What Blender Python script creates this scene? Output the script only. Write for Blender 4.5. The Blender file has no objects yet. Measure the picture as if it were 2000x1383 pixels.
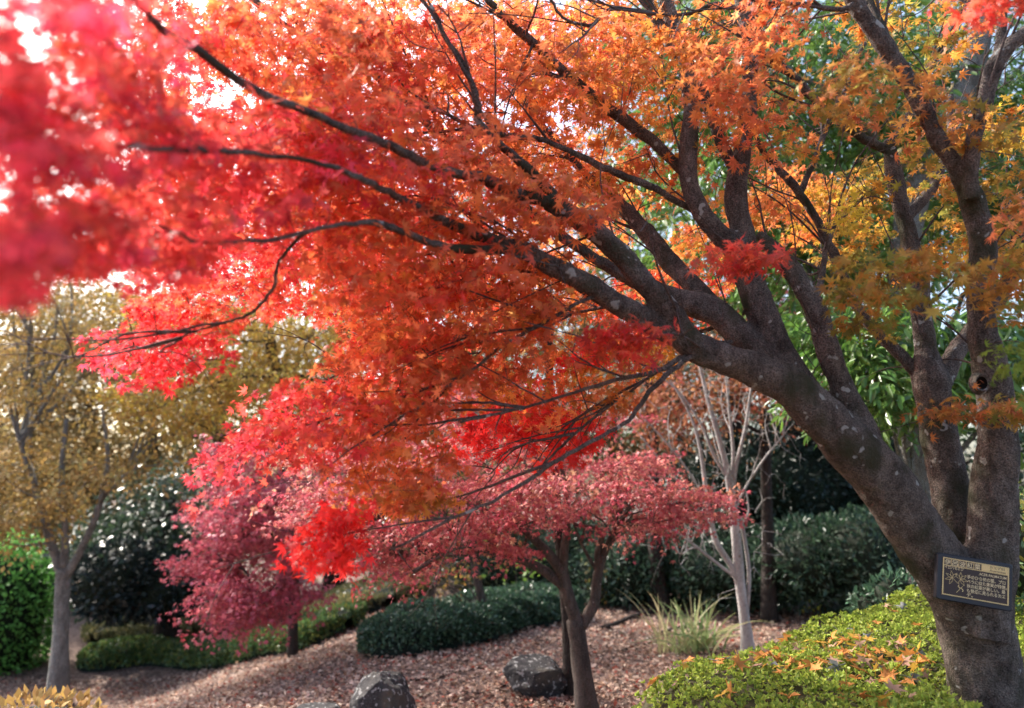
import bpy, bmesh, math
import numpy as np
from mathutils import Vector, noise
rng = np.random.default_rng(7)
C = bpy.context.scene.collection
R = math.radians

# ---------------------------------------------------------------- camera, sky, sun, exposure
F, CX, CY, PITCH = 1445.0, 1000.0, 691.5, R(10)
CAM = np.array([0.0, 0.0, 1.6])
cam = bpy.data.cameras.new("camera")
camo = bpy.data.objects.new("camera", cam)
C.objects.link(camo)
camo.location = CAM
camo.rotation_euler = (R(90) + PITCH, 0, 0)
cam.sensor_width = 36.0
cam.lens = 36.0 * F / 2000.0
cam.clip_start, cam.clip_end = 0.05, 400
cam.dof.use_dof = True
cam.dof.focus_distance = 4.2
cam.dof.aperture_fstop = 1.15
scene = bpy.context.scene
scene.camera = camo
SUN_EL, SUN_AZ = R(40), R(-52)          # azimuth from +Y, to the left: the sun stands left of and behind the trees
sdir = Vector((math.sin(SUN_AZ) * math.cos(SUN_EL), math.cos(SUN_AZ) * math.cos(SUN_EL), math.sin(SUN_EL)))
w = bpy.data.worlds.new("World")
scene.world = w
w.use_nodes = True
nt = w.node_tree
sky = nt.nodes.new("ShaderNodeTexSky")
sky.sky_type = 'NISHITA'
sky.sun_disc = False
sky.sun_elevation = SUN_EL
sky.sun_rotation = SUN_AZ
sky.air_density, sky.dust_density = 1.0, 4.0
bg = nt.nodes["Background"]
nt.links.new(sky.outputs[0], bg.inputs[0])
bg.inputs[1].default_value = 0.15
sun = bpy.data.lights.new("sun", 'SUN')
suno = bpy.data.objects.new("sun", sun)
C.objects.link(suno)
sun.energy, sun.angle, sun.color = 2.7, R(0.55), (1.0, 0.93, 0.84)
suno.rotation_euler = (-sdir).to_track_quat('-Z', 'Y').to_euler()
scene.view_settings.view_transform = 'Standard'
scene.view_settings.look = 'None'
scene.view_settings.exposure = 1.78
scene.view_settings.gamma = 1.0
cy = scene.cycles
cy.max_bounces, cy.diffuse_bounces, cy.glossy_bounces, cy.transmission_bounces = 7, 4, 2, 5
cy.use_denoising = True
cy.caustics_reflective = cy.caustics_refractive = False
cy.sample_clamp_indirect = 6.0

# ---------------------------------------------------------------- helpers
RT = np.array([1.0, 0, 0])
UPV = np.array([0, -math.sin(PITCH), math.cos(PITCH)])
FW = np.array([0, math.cos(PITCH), math.sin(PITCH)])

def at(px, py, D):
    px, py, D = np.broadcast_arrays(np.asarray(px, float), np.asarray(py, float), np.asarray(D, float))
    return CAM + D[..., None] * (FW + RT * ((px - CX) / F)[..., None] + UPV * ((CY - py) / F)[..., None])

def topx(P):
    d = P - CAM
    D = d @ FW
    return CX + F * (d @ RT) / D, CY - F * (d @ UPV) / D, D

def ss(t):
    t = np.clip(t, 0, 1)
    return t * t * (3 - 2 * t)

def gz(x, y):
    x, y = np.asarray(x, float), np.asarray(y, float)
    z = -0.45 - 1.5 * ss((-x - 1.0) / 6.0) * ss((y - 4) / 7.0)
    z = z + 0.2 * ss((x - 0.3) / 1.0) * (1 - ss((y - 4.5) / 2.5))
    z = z + 0.03 * np.sin(x * 1.7 + y * 0.6) * np.sin(y * 1.3 - x * 0.5) + 0.015 * np.sin(x * 4.1) * np.sin(y * 3.7)
    return z

def gpt(px, py):
    """the ground point seen at a pixel"""
    for D in np.arange(2, 60, 0.05):
        p = at(px, py, D)
        if p[2] <= gz(p[0], p[1]):
            return np.array([p[0], p[1], float(gz(p[0], p[1]))])
    return at(px, py, 30)

def nrm(v):
    return v / np.maximum(np.linalg.norm(v, axis=-1, keepdims=True), 1e-9)

class MB:
    """collects vertices, quads and per-vertex colours; build() links them as ONE mesh object"""
    def __init__(self):
        self.v, self.q, self.c, self.m, self.n = [], [], [], [], 0
    def add(self, v, q, c=(0.5, 0.5, 0.5), m=0):
        v = np.asarray(v, float).reshape(-1, 3)
        q = np.asarray(q, int).reshape(-1, 4)
        c = np.broadcast_to(np.asarray(c, float), (len(v), 3))
        self.v.append(v); self.q.append(q + self.n); self.c.append(c)
        self.m.append(np.full(len(q), m)); self.n += len(v)
    def mesh(self, name, mats, origin=(0, 0, 0), smooth=True):
        v = np.concatenate(self.v) - np.asarray(origin, float)
        q = np.concatenate(self.q); c = np.concatenate(self.c); mi = np.concatenate(self.m)
        me = bpy.data.meshes.new(name)
        tri = q[:, 3] == q[:, 2]
        lt = np.where(tri, 3, 4)
        mask = np.ones(q.shape, bool); mask[:, 3] = ~tri
        loops = q[mask]
        me.vertices.add(len(v)); me.loops.add(len(loops)); me.polygons.add(len(q))
        me.vertices.foreach_set("co", v.astype(np.float32).ravel())
        me.loops.foreach_set("vertex_index", loops.astype(np.int32))
        ls = np.concatenate([[0], np.cumsum(lt)[:-1]])
        me.polygons.foreach_set("loop_start", ls.astype(np.int32))
        me.polygons.foreach_set("material_index", mi.astype(np.int32))
        me.polygons.foreach_set("use_smooth", np.full(len(q), smooth))
        me.update(calc_edges=True)
        a = me.color_attributes.new("col", 'FLOAT_COLOR', 'POINT')
        a.data.foreach_set("color", np.concatenate([c, np.ones((len(c), 1))], 1).astype(np.float32).ravel())
        for x in (mats if isinstance(mats, (list, tuple)) else [mats]):
            me.materials.append(x)
        return me
    def build(self, name, mats, parent=None, origin=(0, 0, 0), smooth=True):
        me = self.mesh(name, mats, origin, smooth)
        o = bpy.data.objects.new(name, me)
        C.objects.link(o)
        if parent is None:
            o.location = origin
        else:
            o.parent = parent
        return o

def tag(o, label=None, cat=None, group=None, kind=None):
    for k, val in (("label", label), ("category", cat), ("group", group), ("kind", kind)):
        if val: o[k] = val
    return o

def empty(name, loc, label, cat, group=None):
    o = bpy.data.objects.new(name, None)
    C.objects.link(o)
    o.location = loc
    o.empty_display_size = 0.1
    return tag(o, label, cat, group)

def spline(P, Rr, sub):
    P = np.asarray(P, float); Rr = np.asarray(Rr, float)
    if len(P) < 3:
        t = np.linspace(0, 1, sub * (len(P) - 1) + 1)[:, None]
        return P[0] * (1 - t) + P[-1] * t, (Rr[0] * (1 - t) + Rr[-1] * t)[:, 0]
    E = np.vstack([2 * P[0] - P[1], P, 2 * P[-1] - P[-2]])
    out, ro = [], []
    for i in range(len(P) - 1):
        p0, p1, p2, p3 = E[i:i + 4]
        for t in np.arange(sub) / sub:
            out.append(0.5 * ((2 * p1) + (-p0 + p2) * t + (2 * p0 - 5 * p1 + 4 * p2 - p3) * t * t + (-p0 + 3 * p1 - 3 * p2 + p3) * t ** 3))
            ro.append(Rr[i] * (1 - t) + Rr[i + 1] * t)
    out.append(P[-1]); ro.append(Rr[-1])
    return np.array(out), np.array(ro)

def tube(mb, P, Rr, sides=8, sub=4, bump=0.06, wob=0.0, c=(0.5, 0.5, 0.5), m=0, cap=True):
    P, Rr = spline(P, Rr, sub)
    n = len(P)
    if wob:
        P = P + np.cumsum(rng.normal(0, wob, P.shape), 0) * np.linspace(0, 1, n)[:, None] * 0.5 + rng.normal(0, wob * 0.5, P.shape)
    T = nrm(np.gradient(P, axis=0))
    ref = np.array([0.31, 0.87, 0.2]); ref = ref / np.linalg.norm(ref)
    if abs(np.mean(T @ ref)) > 0.9: ref = np.array([0.9, -0.1, 0.3])
    U = nrm(np.cross(T, ref)); V = np.cross(T, U)
    a = np.linspace(0, 2 * math.pi, sides, endpoint=False)
    ph = rng.uniform(0, 6, 3)
    s = np.arange(n)[:, None]
    rad = Rr[:, None] * (1 + bump * (np.sin(2 * a + ph[0] + s * 0.35) + 0.7 * np.sin(3 * a + ph[1] - s * 0.5)) + rng.normal(0, bump * 0.35, (n, sides)))
    v = P[:, None, :] + rad[..., None] * (U[:, None, :] * np.cos(a)[None, :, None] + V[:, None, :] * np.sin(a)[None, :, None])
    i, j = np.meshgrid(np.arange(n - 1), np.arange(sides), indexing='ij')
    j2 = (j + 1) % sides
    q = np.stack([i * sides + j, i * sides + j2, (i + 1) * sides + j2, (i + 1) * sides + j], -1).reshape(-1, 4)
    vv = v.reshape(-1, 3)
    if cap:
        k = len(vv)
        vv = np.vstack([vv, P[0], P[-1] + T[-1] * Rr[-1] * 0.6])
        jj = np.arange(sides); j2 = (jj + 1) % sides
        q = np.vstack([q, np.stack([np.full(sides, k), j2, jj, jj], -1),
                       np.stack([np.full(sides, k + 1), (n - 1) * sides + jj, (n - 1) * sides + j2, (n - 1) * sides + j2], -1)])
    mb.add(vv, q, c, m)
    return P, Rr

def twigs(mb, A, B, r0, r1, sag=0.1, sides=3, seg=4, c=(0.5, 0.5, 0.5), amp=0.12):
    """many thin twigs from A[i] to B[i] at once"""
    M = len(A)
    if M == 0: return
    t = np.linspace(0, 1, seg + 1)
    L = np.linalg.norm(B - A, axis=1)
    off = rng.normal(0, amp, (M, 2, 3)) * L[:, None, None]
    off[:, :, 2] += sag * L[:, None]
    P = A[:, None] * (1 - t)[None, :, None] + B[:, None] * t[None, :, None]
    P = P + off[:, :1] * (np.sin(math.pi * t))[None, :, None] + off[:, 1:] * (np.sin(2 * math.pi * t))[None, :, None] * 0.5
    T = nrm(np.gradient(P, axis=1))
    U = nrm(np.cross(T, np.array([0.3, 0.85, 0.25]))); V = np.cross(T, U)
    a = np.arange(sides) * 2 * math.pi / sides
    r0 = np.broadcast_to(r0, (M,)); r1 = np.broadcast_to(r1, (M,))
    rad = r0[:, None] * (1 - t) + r1[:, None] * t
    v = P[:, :, None] + rad[..., None, None] * (U[:, :, None] * np.cos(a)[:, None] + V[:, :, None] * np.sin(a)[:, None])
    k = (seg + 1) * sides
    i, j = np.meshgrid(np.arange(seg), np.arange(sides), indexing='ij')
    j2 = (j + 1) % sides
    q = np.stack([i * sides + j, i * sides + j2, (i + 1) * sides + j2, (i + 1) * sides + j], -1).reshape(-1, 4)
    mb.add(v.reshape(-1, 3), (q[None] + (np.arange(M) * k)[:, None, None]).reshape(-1, 4), c)

# leaf shapes: x along the leaf to its tip, y across, z up
def star(angs, lens, sinus, droop):
    angs = np.radians(angs)
    v = [(0, 0, 0.02)]
    mids = np.concatenate([[angs[0] - R(28)], (angs[1:] + angs[:-1]) / 2, [angs[-1] + R(28)]])
    for k, mang in enumerate(mids):
        r = sinus if 0 < k < len(mids) - 1 else sinus * 0.5
        v.append((r * math.cos(mang), r * math.sin(mang), 0.0))
    for g, l in zip(angs, lens):
        v.append((l * math.cos(g), l * math.sin(g), -droop * l))
    n = len(angs)
    q = [(0, 1 + k, 2 + n + k, 2 + k) for k in range(n)]
    return np.array(v), np.array(q)
PALM7 = star([-118, -80, -40, 0, 40, 80, 118], [0.55, 0.8, 0.97, 1.05, 0.97, 0.8, 0.55], 0.34, 0.22)
PALM5 = star([-100, -48, 0, 48, 100], [0.65, 0.92, 1.05, 0.92, 0.65], 0.36, 0.2)
LANCE = (np.array([(0, 0, 0), (.3, .15, .04), (.7, .13, .02), (1, 0, -.08), (.7, -.13, .02), (.3, -.15, .04)]), np.array([(0, 3, 2, 1), (0, 5, 4, 3)]))
OVAL = (np.array([(0, 0, 0), (.45, .27, .05), (1, 0, -.05), (.45, -.27, .05)]), np.array([(0, 3, 2, 1)]))
CURL = (np.array([(0, 0, 0), (.4, .32, .22), (1, 0, .1), (.5, -.3, .18)]), np.array([(0, 3, 2, 1)]))

def leaves(mb, P, size, tip, nor, tmpl, col, m=0):
    T, Q = tmpl
    N, k = len(P), len(T)
    if N == 0: return
    d = nrm(tip)
    s = nrm(np.cross(nor, d)); n = np.cross(d, s)
    size = np.broadcast_to(np.asarray(size, float), (N,))
    warp = 1 + rng.normal(0, 0.35, (N, 1))
    V = P[:, None] + size[:, None, None] * (T[None, :, :1] * d[:, None] + T[None, :, 1:2] * s[:, None] + (T[None, :, 2] * warp)[..., None] * n[:, None])
    q = (Q[None] + (np.arange(N) * k)[:, None, None]).reshape(-1, 4)
    mb.add(V.reshape(-1, 3), q, np.repeat(col, k, 0), m)

def pick(pal, n, jit=0.16):
    pal = np.asarray(pal, float)
    a, b = pal[rng.integers(0, len(pal), n)], pal[rng.integers(0, len(pal), n)]
    t = rng.random((n, 1)) ** 2 * 0.6
    return np.clip((a * (1 - t) + b * t) * np.exp(rng.normal(0, jit, (n, 1))), 0.003, 0.9)

def sprays(mb, Cn, Dv, L, nl, size, tmpl, pal, flat=0.08, droop=0.25, hang=0.55, jit=0.18, mono=0.6, face=0.7):
    """flattened leaf sprays at Cn growing along Dv"""
    M = len(Cn)
    if M == 0: return
    Dv = nrm(Dv)
    S = nrm(np.cross(Dv, np.array([0, 0, 1.0])) + 1e-6)
    L = np.broadcast_to(np.asarray(L, float), (M,))
    t = rng.random((M, nl)); u = rng.uniform(-1, 1, (M, nl))
    wd = L[:, None] * 0.5 * (1 - 0.55 * t)
    P = Cn[:, None] + Dv[:, None] * ((t - 0.35) * L[:, None])[..., None] + S[:, None] * (u * wd)[..., None]
    P[..., 2] += rng.normal(0, flat, (M, nl)) * L[:, None] - droop * t * t * L[:, None]
    tip = Dv[:, None] * 0.7 + S[:, None] * u[..., None] * 1.1 + rng.normal(0, 0.4, (M, nl, 3))
    tip[..., 2] -= rng.random((M, nl)) * 1.2 * hang + 0.15
    nor = rng.normal(0, face, (M, nl, 3)); nor[..., 2] += 0.8
    base = pick(pal, M, jit * 0.6)
    col = base[:, None] * mono + pick(pal, M * nl, jit).reshape(M, nl, 3) * (1 - mono)
    col = col * np.exp(rng.normal(0, jit, (M, nl, 1)))
    sz = size * rng.uniform(0.45, 1.25, (M, nl))
    leaves(mb, P.reshape(-1, 3), sz.ravel(), tip.reshape(-1, 3), nor.reshape(-1, 3), tmpl, np.clip(col.reshape(-1, 3), 0.003, 0.85))

# ---------------------------------------------------------------- materials
def newmat(name):
    m = bpy.data.materials.new(name); m.use_nodes = True
    return m, m.node_tree, m.node_tree.nodes, m.node_tree.links, m.node_tree.nodes["Principled BSDF"]

def leafmat(name, tr=0.45, rough=0.5, boost=1.25, spec=0.35):
    m, t, N, Lk, b = newmat(name)
    a = N.new("ShaderNodeAttribute"); a.attribute_name = "col"
    nz = N.new("ShaderNodeTexNoise"); nz.inputs["Scale"].default_value = 30
    mp = N.new("ShaderNodeMapRange"); mp.inputs["To Min"].default_value = 0.75; mp.inputs["To Max"].default_value = 1.25
    Lk.new(nz.outputs["Fac"], mp.inputs["Value"])
    mx = N.new("ShaderNodeVectorMath"); mx.operation = 'SCALE'
    Lk.new(a.outputs["Color"], mx.inputs[0]); Lk.new(mp.outputs[0], mx.inputs["Scale"])
    Lk.new(mx.outputs[0], b.inputs["Base Color"])
    b.inputs["Roughness"].default_value = rough
    b.inputs["Specular IOR Level"].default_value = spec
    if tr > 0:
        tl = N.new("ShaderNodeBsdfTranslucent")
        sc = N.new("ShaderNodeVectorMath"); sc.operation = 'SCALE'; sc.inputs["Scale"].default_value = boost
        Lk.new(mx.outputs[0], sc.inputs[0]); Lk.new(sc.outputs[0], tl.inputs["Color"])
        ms = N.new("ShaderNodeMixShader"); ms.inputs[0].default_value = tr
        Lk.new(b.outputs[0], ms.inputs[1]); Lk.new(tl.outputs[0], ms.inputs[2])
        Lk.new(ms.outputs[0], N["Material Output"].inputs[0])
    return m

def bark(name, c1, c2, scale=9, spot=None, spotsize=14, spotcut=0.70, moss=None, bump=0.6, stretch=0.35, ridge=0.0):
    m, t, N, Lk, b = newmat(name)
    tc = N.new("ShaderNodeTexCoord")
    mp = N.new("ShaderNodeMapping"); mp.inputs["Scale"].default_value = (1, 1, stretch)
    Lk.new(tc.outputs["Object"], mp.inputs[0])
    n1 = N.new("ShaderNodeTexNoise"); n1.inputs["Scale"].default_value = scale; n1.inputs["Detail"].default_value = 10; n1.inputs["Roughness"].default_value = 0.72
    Lk.new(mp.outputs[0], n1.inputs[0])
    r = N.new("ShaderNodeValToRGB"); r.color_ramp.elements[0].position = 0.33; r.color_ramp.elements[1].position = 0.68
    r.color_ramp.elements[0].color = (*c1, 1); r.color_ramp.elements[1].color = (*c2, 1)
    Lk.new(n1.outputs[0], r.inputs[0])
    col = r.outputs[0]
    n4 = N.new("ShaderNodeTexNoise"); n4.inputs["Scale"].default_value = 140; n4.inputs["Detail"].default_value = 3
    Lk.new(tc.outputs["Object"], n4.inputs[0])
    mr = N.new("ShaderNodeMapRange"); mr.inputs[1].default_value = 0.3; mr.inputs[2].default_value = 0.7; mr.inputs[3].default_value = 0.4; mr.inputs[4].default_value = 1.65
    Lk.new(n4.outputs[0], mr.inputs[0])
    vs = N.new("ShaderNodeVectorMath"); vs.operation = 'SCALE'
    Lk.new(col, vs.inputs[0]); Lk.new(mr.outputs[0], vs.inputs["Scale"])
    col = vs.outputs[0]
    def over(col, c, sc, cut, soft, det=4):
        n = N.new("ShaderNodeTexNoise"); n.inputs["Scale"].default_value = sc; n.inputs["Detail"].default_value = det
        Lk.new(tc.outputs["Object"], n.inputs[0])
        q = N.new("ShaderNodeMapRange"); q.inputs[1].default_value = cut; q.inputs[2].default_value = cut + soft
        Lk.new(n.outputs[0], q.inputs[0])
        x = N.new("ShaderNodeMix"); x.data_type = 'RGBA'
        Lk.new(q.outputs[0], x.inputs["Factor"]); Lk.new(col, x.inputs["A"]); x.inputs["B"].default_value = (*c, 1)
        return x.outputs["Result"]
    if moss: col = over(col, moss, 3.6, 0.52, 0.14, 8)
    if spot: col = over(col, spot, spotsize, spotcut, 0.03, 2)
    Lk.new(col, b.inputs["Base Color"])
    b.inputs["Roughness"].default_value = 0.88
    b.inputs["Specular IOR Level"].default_value = 0.25
    add = N.new("ShaderNodeMath"); add.operation = 'ADD'
    Lk.new(n1.outputs[0], add.inputs[0])
    v = N.new("ShaderNodeTexVoronoi"); v.feature = 'DISTANCE_TO_EDGE'; v.inputs["Scale"].default_value = scale * 3
    Lk.new(mp.outputs[0], v.inputs[0])
    ml = N.new("ShaderNodeMath"); ml.operation = 'MULTIPLY'; ml.inputs[1].default_value = 0.3 + ridge
    Lk.new(v.outputs[0], ml.inputs[0]); Lk.new(ml.outputs[0], add.inputs[1])
    add2 = N.new("ShaderNodeMath"); add2.operation = 'MULTIPLY_ADD'; add2.inputs[1].default_value = 0.35
    Lk.new(n4.outputs[0], add2.inputs[0]); Lk.new(add.outputs[0], add2.inputs[2])
    bp = N.new("ShaderNodeBump"); bp.inputs["Strength"].default_value = bump; bp.inputs["Distance"].default_value = 0.05
    Lk.new(add2.outputs[0], bp.inputs["Height"]); Lk.new(bp.outputs[0], b.inputs["Normal"])
    return m

def plain(name, c, rough=0.6, spec=0.4, var=0.0):
    m, t, N, Lk, b = newmat(name)
    n = N.new("ShaderNodeTexNoise"); n.inputs["Scale"].default_value = 40; n.inputs["Detail"].default_value = 5
    r = N.new("ShaderNodeValToRGB")
    r.color_ramp.elements[0].position, r.color_ramp.elements[1].position = 0.3, 0.7
    r.color_ramp.elements[0].color = (*[x * (1 - var) for x in c], 1); r.color_ramp.elements[1].color = (*[x * (1 + var) for x in c], 1)
    Lk.new(n.outputs[0], r.inputs[0]); Lk.new(r.outputs[0], b.inputs["Base Color"])
    b.inputs["Roughness"].default_value = rough; b.inputs["Specular IOR Level"].default_value = spec
    return m

MAPLE = leafmat("maple_leaf", 0.56, 0.5, 1.4)
SMALL = leafmat("small_maple_leaf", 0.42, 0.55, 1.2)
GLOSSY = leafmat("evergreen_leaf", 0.28, 0.32, 1.2, 0.5)
MATTE = leafmat("dry_leaf", 0.25, 0.7, 1.1, 0.2)
BARK = bark("maple_bark", (.04, .029, .024), (.225, .18, .155), 13, spot=(.40, .39, .36), spotsize=13, spotcut=0.67, moss=(.052, .05, .026), bump=1.0, stretch=0.55)
TWIG = bark("twig_bark", (.05, .036, .032), (.12, .09, .08), 20, bump=0.3)
DARKBARK = bark("dark_bark", (.025, .02, .018), (.07, .055, .048), 16, bump=0.9, stretch=0.2, ridge=1.0)
PINKBARK = bark("grey_brown_bark", (.04, .032, .028), (.125, .10, .088), 12, spot=(.26, .25, .23), spotsize=16, spotcut=0.72)
WHITEBARK = bark("pale_bark", (.27, .25, .24), (.48, .46, .45), 7, spot=(.2, .13, .08), spotsize=9, spotcut=0.7, bump=0.25)
GREYBARK = bark("grey_ridged_bark", (.13, .13, .125), (.36, .36, .34), 14, spot=(.36, .38, .35), spotsize=12, spotcut=0.66, bump=1.0, stretch=0.25, ridge=1.0)

# ---------------------------------------------------------------- ground
def axis(a, b, near0, near1, nn, nf):
    return np.unique(np.concatenate([np.linspace(a, near0, nf), np.linspace(near0, near1, nn), np.linspace(near1, b, nf)]))
gx, gy = axis(-150, 150, -12, 8, 130, 16), axis(-30, 260, -1, 22, 140, 16)
X, Y = np.meshgrid(gx, gy, indexing='ij')
Zg = gz(X, Y)
gm = MB()
ny = len(gy)
i, j = np.meshgrid(np.arange(len(gx) - 1), np.arange(ny - 1), indexing='ij')
gm.add(np.stack([X, Y, Zg], -1).reshape(-1, 3), np.stack([i * ny + j, (i + 1) * ny + j, (i + 1) * ny + j + 1, i * ny + j + 1], -1).reshape(-1, 4))
m, t, N, Lk, b = newmat("leaf_strewn_soil")
tc = N.new("ShaderNodeTexCoord")
vo = N.new("ShaderNodeTexVoronoi"); vo.inputs["Scale"].default_value = 22; vo.inputs["Randomness"].default_value = 1
Lk.new(tc.outputs["Object"], vo.inputs[0])
rp = N.new("ShaderNodeValToRGB")
sp = N.new("ShaderNodeSeparateColor"); Lk.new(vo.outputs["Color"], sp.inputs[0]); Lk.new(sp.outputs[0], rp.inputs[0])
e = rp.color_ramp.elements
e[0].color = (.06, .04, .032, 1); e[1].color = (.36, .25, .20, 1)
k = e.new(0.5); k.color = (.12, .07, .055, 1)
Lk.new(rp.outputs[0], b.inputs["Base Color"]); b.inputs["Roughness"].default_value = 0.95
bp = N.new("ShaderNodeBump"); bp.inputs["Distance"].default_value = 0.03; Lk.new(vo.outputs["Distance"], bp.inputs["Height"]); Lk.new(bp.outputs[0], b.inputs["Normal"])
tag(gm.build("ground", m), kind="structure")

# fallen leaves carpeting the ground
lm = MB()
n = 85000
y = rng.uniform(3.6, 14.5, n) ** 1.0
x = rng.uniform(-0.85, 0.5, n) * y * 0.95
keep = rng.random(n) < 0.55 + 0.45 * np.sin(x * 2.1 + np.sin(y * 1.7)) * np.sin(y * 2.3 - x)
keep |= rng.random(n) < 0.6
x, y = x[keep], y[keep]
for cx_, cy_, D_, r_ in ((750, 1415, 6.4, .34), (1048, 1352, 7.2, .42), (1150, 1400, 6.4, .3), (1116, 1345, 7.3, .3), (1462, 1268, 8.9, .35)):
    c_ = at(cx_, cy_, D_); a_ = rng.uniform(0, 6.28, 260); q_ = r_ * (0.7 + rng.gamma(2, .22, 260))
    x = np.concatenate([x, c_[0] + np.cos(a_) * q_]); y = np.concatenate([y, c_[1] + np.sin(a_) * q_])
P = np.stack([x, y, gz(x, y) + rng.uniform(0.004, 0.03, len(x))], 1)
nor = rng.normal(0, 0.45, P.shape); nor[:, 2] += 1
LIT = [(.54, .39, .32), (.42, .09, .06), (.50, .34, .27), (.38, .23, .17), (.62, .46, .38), (.28, .16, .12), (.46, .28, .19), (.56, .38, .30), (.16, .09, .07), (.68, .52, .43), (.58, .42, .35)]
leaves(lm, P, rng.uniform(0.035, 0.075, len(P)), rng.normal(0, 1, P.shape) * (1, 1, .25), nor, CURL, pick(LIT, len(P), 0.25) * (.86, .87, .84))
tag(lm.build("fallen_leaves", MATTE), kind="stuff", label="carpet of dry pinkish brown fallen leaves on the ground", cat="leaves")

# ---------------------------------------------------------------- the big maple in front
base = np.array([*at(1955, 1560, 3.65)[:2], 0.0]); base[2] = float(gz(base[0], base[1])) - 0.05
maple = empty("maple_tree", base, "large leaning maple with red and orange leaves and a brown name sign on its trunk", "tree")
def path(pts, D0, D1, dl=None):
    p = np.array([q[:3] for q in pts], float)
    D = np.linspace(D0, D1, len(p)) if dl is None else np.array(dl, float)
    return at(p[:, 0], p[:, 1], D), p[:, 2] * D / F
big = [
 ([(1915, 1270, 66), (1893, 1190, 66), (1838, 1110, 58), (1785, 1030, 52), (1728, 945, 52), (1668, 880, 54), (1605, 812, 44), (1535, 752, 38), (1450, 712, 33), (1385, 690, 31), (1335, 660, 29), (1305, 610, 26), (1270, 565, 24), (1190, 475, 22), (1135, 432, 20), (1070, 392, 18)], 3.65, 3.3),
 ([(1340, 668, 25), (1265, 625, 23), (1210, 595, 22), (1150, 557, 21), (1085, 522, 19), (1010, 485, 17), (940, 462, 15)], 3.44, 3.1),
 ([(1560, 775, 34), (1500, 712, 31), (1440, 650, 29), (1400, 612, 28), (1350, 592, 25), (1290, 572, 20), (1245, 545, 18)], 3.68, 3.9),
 ([(1420, 632, 24), (1385, 592, 21), (1345, 550, 20), (1310, 515, 19), (1275, 470, 18), (1240, 430, 16), (1200, 388, 14)], 3.85, 4.3),
 ([(1595, 800, 38), (1548, 735, 34), (1515, 680, 32), (1490, 615, 30), (1462, 545, 28), (1436, 485, 24), (1400, 452, 20), (1362, 400, 19), (1344, 345, 18), (1346, 270, 18), (1350, 200, 17), (1340, 120, 15), (1318, 60, 14), (1295, -20, 13)], 3.7, 4.0),
 ([(1470, 560, 25), (1452, 465, 24), (1438, 390, 22), (1446, 310, 18), (1460, 220, 17), (1466, 120, 16), (1455, 40, 15), (1446, -30, 14)], 3.85, 4.0),
 ([(1705, 890, 28), (1668, 800, 24), (1640, 745, 22), (1618, 690, 22), (1600, 620, 21), (1570, 565, 20), (1540, 520, 19), (1510, 488, 16), (1482, 458, 12)], 3.6, 3.75),
 ([(1895, 1200, 44), (1870, 1060, 37), (1858, 970, 36), (1842, 890, 33), (1826, 800, 33), (1815, 735, 35), (1808, 680, 20), (1800, 610, 19), (1788, 520, 18), (1772, 450, 17), (1757, 395, 16), (1744, 330, 15), (1735, 275, 13)], 3.75, 4.05),
 ([(1832, 760, 22), (1866, 690, 18), (1900, 645, 17), (1945, 590, 15), (1985, 520, 13), (2030, 450, 11)], 3.92, 4.2),
 ([(1908, 1230, 62), (1925, 1130, 54), (1938, 1050, 44), (1942, 960, 41), (1948, 880, 37), (1946, 800, 34), (1936, 720, 31), (1918, 640, 26), (1917, 560, 25), (1920, 500, 24), (1911, 430, 23), (1892, 370, 21), (1862, 318, 17), (1828, 268, 16), (1798, 205, 16), (1762, 140, 17), (1715, 70, 17), (1675, 15, 16), (1650, -30, 15)], 3.6, 3.4),
 ([(1898, 390, 16), (1896, 330, 15), (1905, 260, 15), (1925, 190, 15), (1945, 125, 16), (1985, 78, 16), (2040, 40, 14)], 3.42, 3.3),
]
tm = MB()
skel = []
bt = np.vstack([base - (0, 0, 0.25), base + (0, 0, 0.02), at(1946, 1520, 3.65), at(1932, 1400, 3.65), at(1918, 1290, 3.65), at(1900, 1200, 3.65)])
tube(tm, bt, np.array([.28, .22, 74 * 3.65 / F, 67 * 3.65 / F, 66 * 3.65 / F, 66 * 3.65 / F]), 20, 5, 0.03)
for pts, D0, D1 in big:
    P, r = path(pts, D0, D1)
    P2, r2 = tube(tm, P, r, 14, 5, 0.035)
    skel.append(P2)
tmp = tm.build("trunk_tmp", BARK, None, base)
md = tmp.modifiers.new("r", 'REMESH'); md.mode = 'VOXEL'; md.voxel_size = 0.011
sm = tmp.modifiers.new("s", 'SMOOTH'); sm.iterations = 5; sm.factor = 0.5
dg = bpy.context.evaluated_depsgraph_get()
me = bpy.data.meshes.new_from_object(tmp.evaluated_get(dg))
bpy.data.objects.remove(tmp)
co = np.empty(len(me.vertices) * 3, np.float32); me.vertices.foreach_get("co", co); co = co.reshape(-1, 3)
no = np.empty(len(me.vertices) * 3, np.float32); me.vertices.foreach_get("normal", no); no = no.reshape(-1, 3)
dsp = np.array([noise.noise(Vector(p) * 9) * 0.008 + noise.noise(Vector((p[0] * 26, p[1] * 26, p[2] * 8))) * 0.005 + noise.noise(Vector((p[0] * 12, p[1] * 12, p[2] * 55))) * 0.002 for p in co])
me.vertices.foreach_set("co", (co + no * dsp[:, None]).astype(np.float32).ravel())
me.polygons.foreach_set("use_smooth", np.ones(len(me.polygons), bool))
me.materials.clear(); me.materials.append(BARK)
me.update()
me.name = "trunk"
trunk = bpy.data.objects.new("trunk", me); C.objects.link(trunk); trunk.parent = maple

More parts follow.
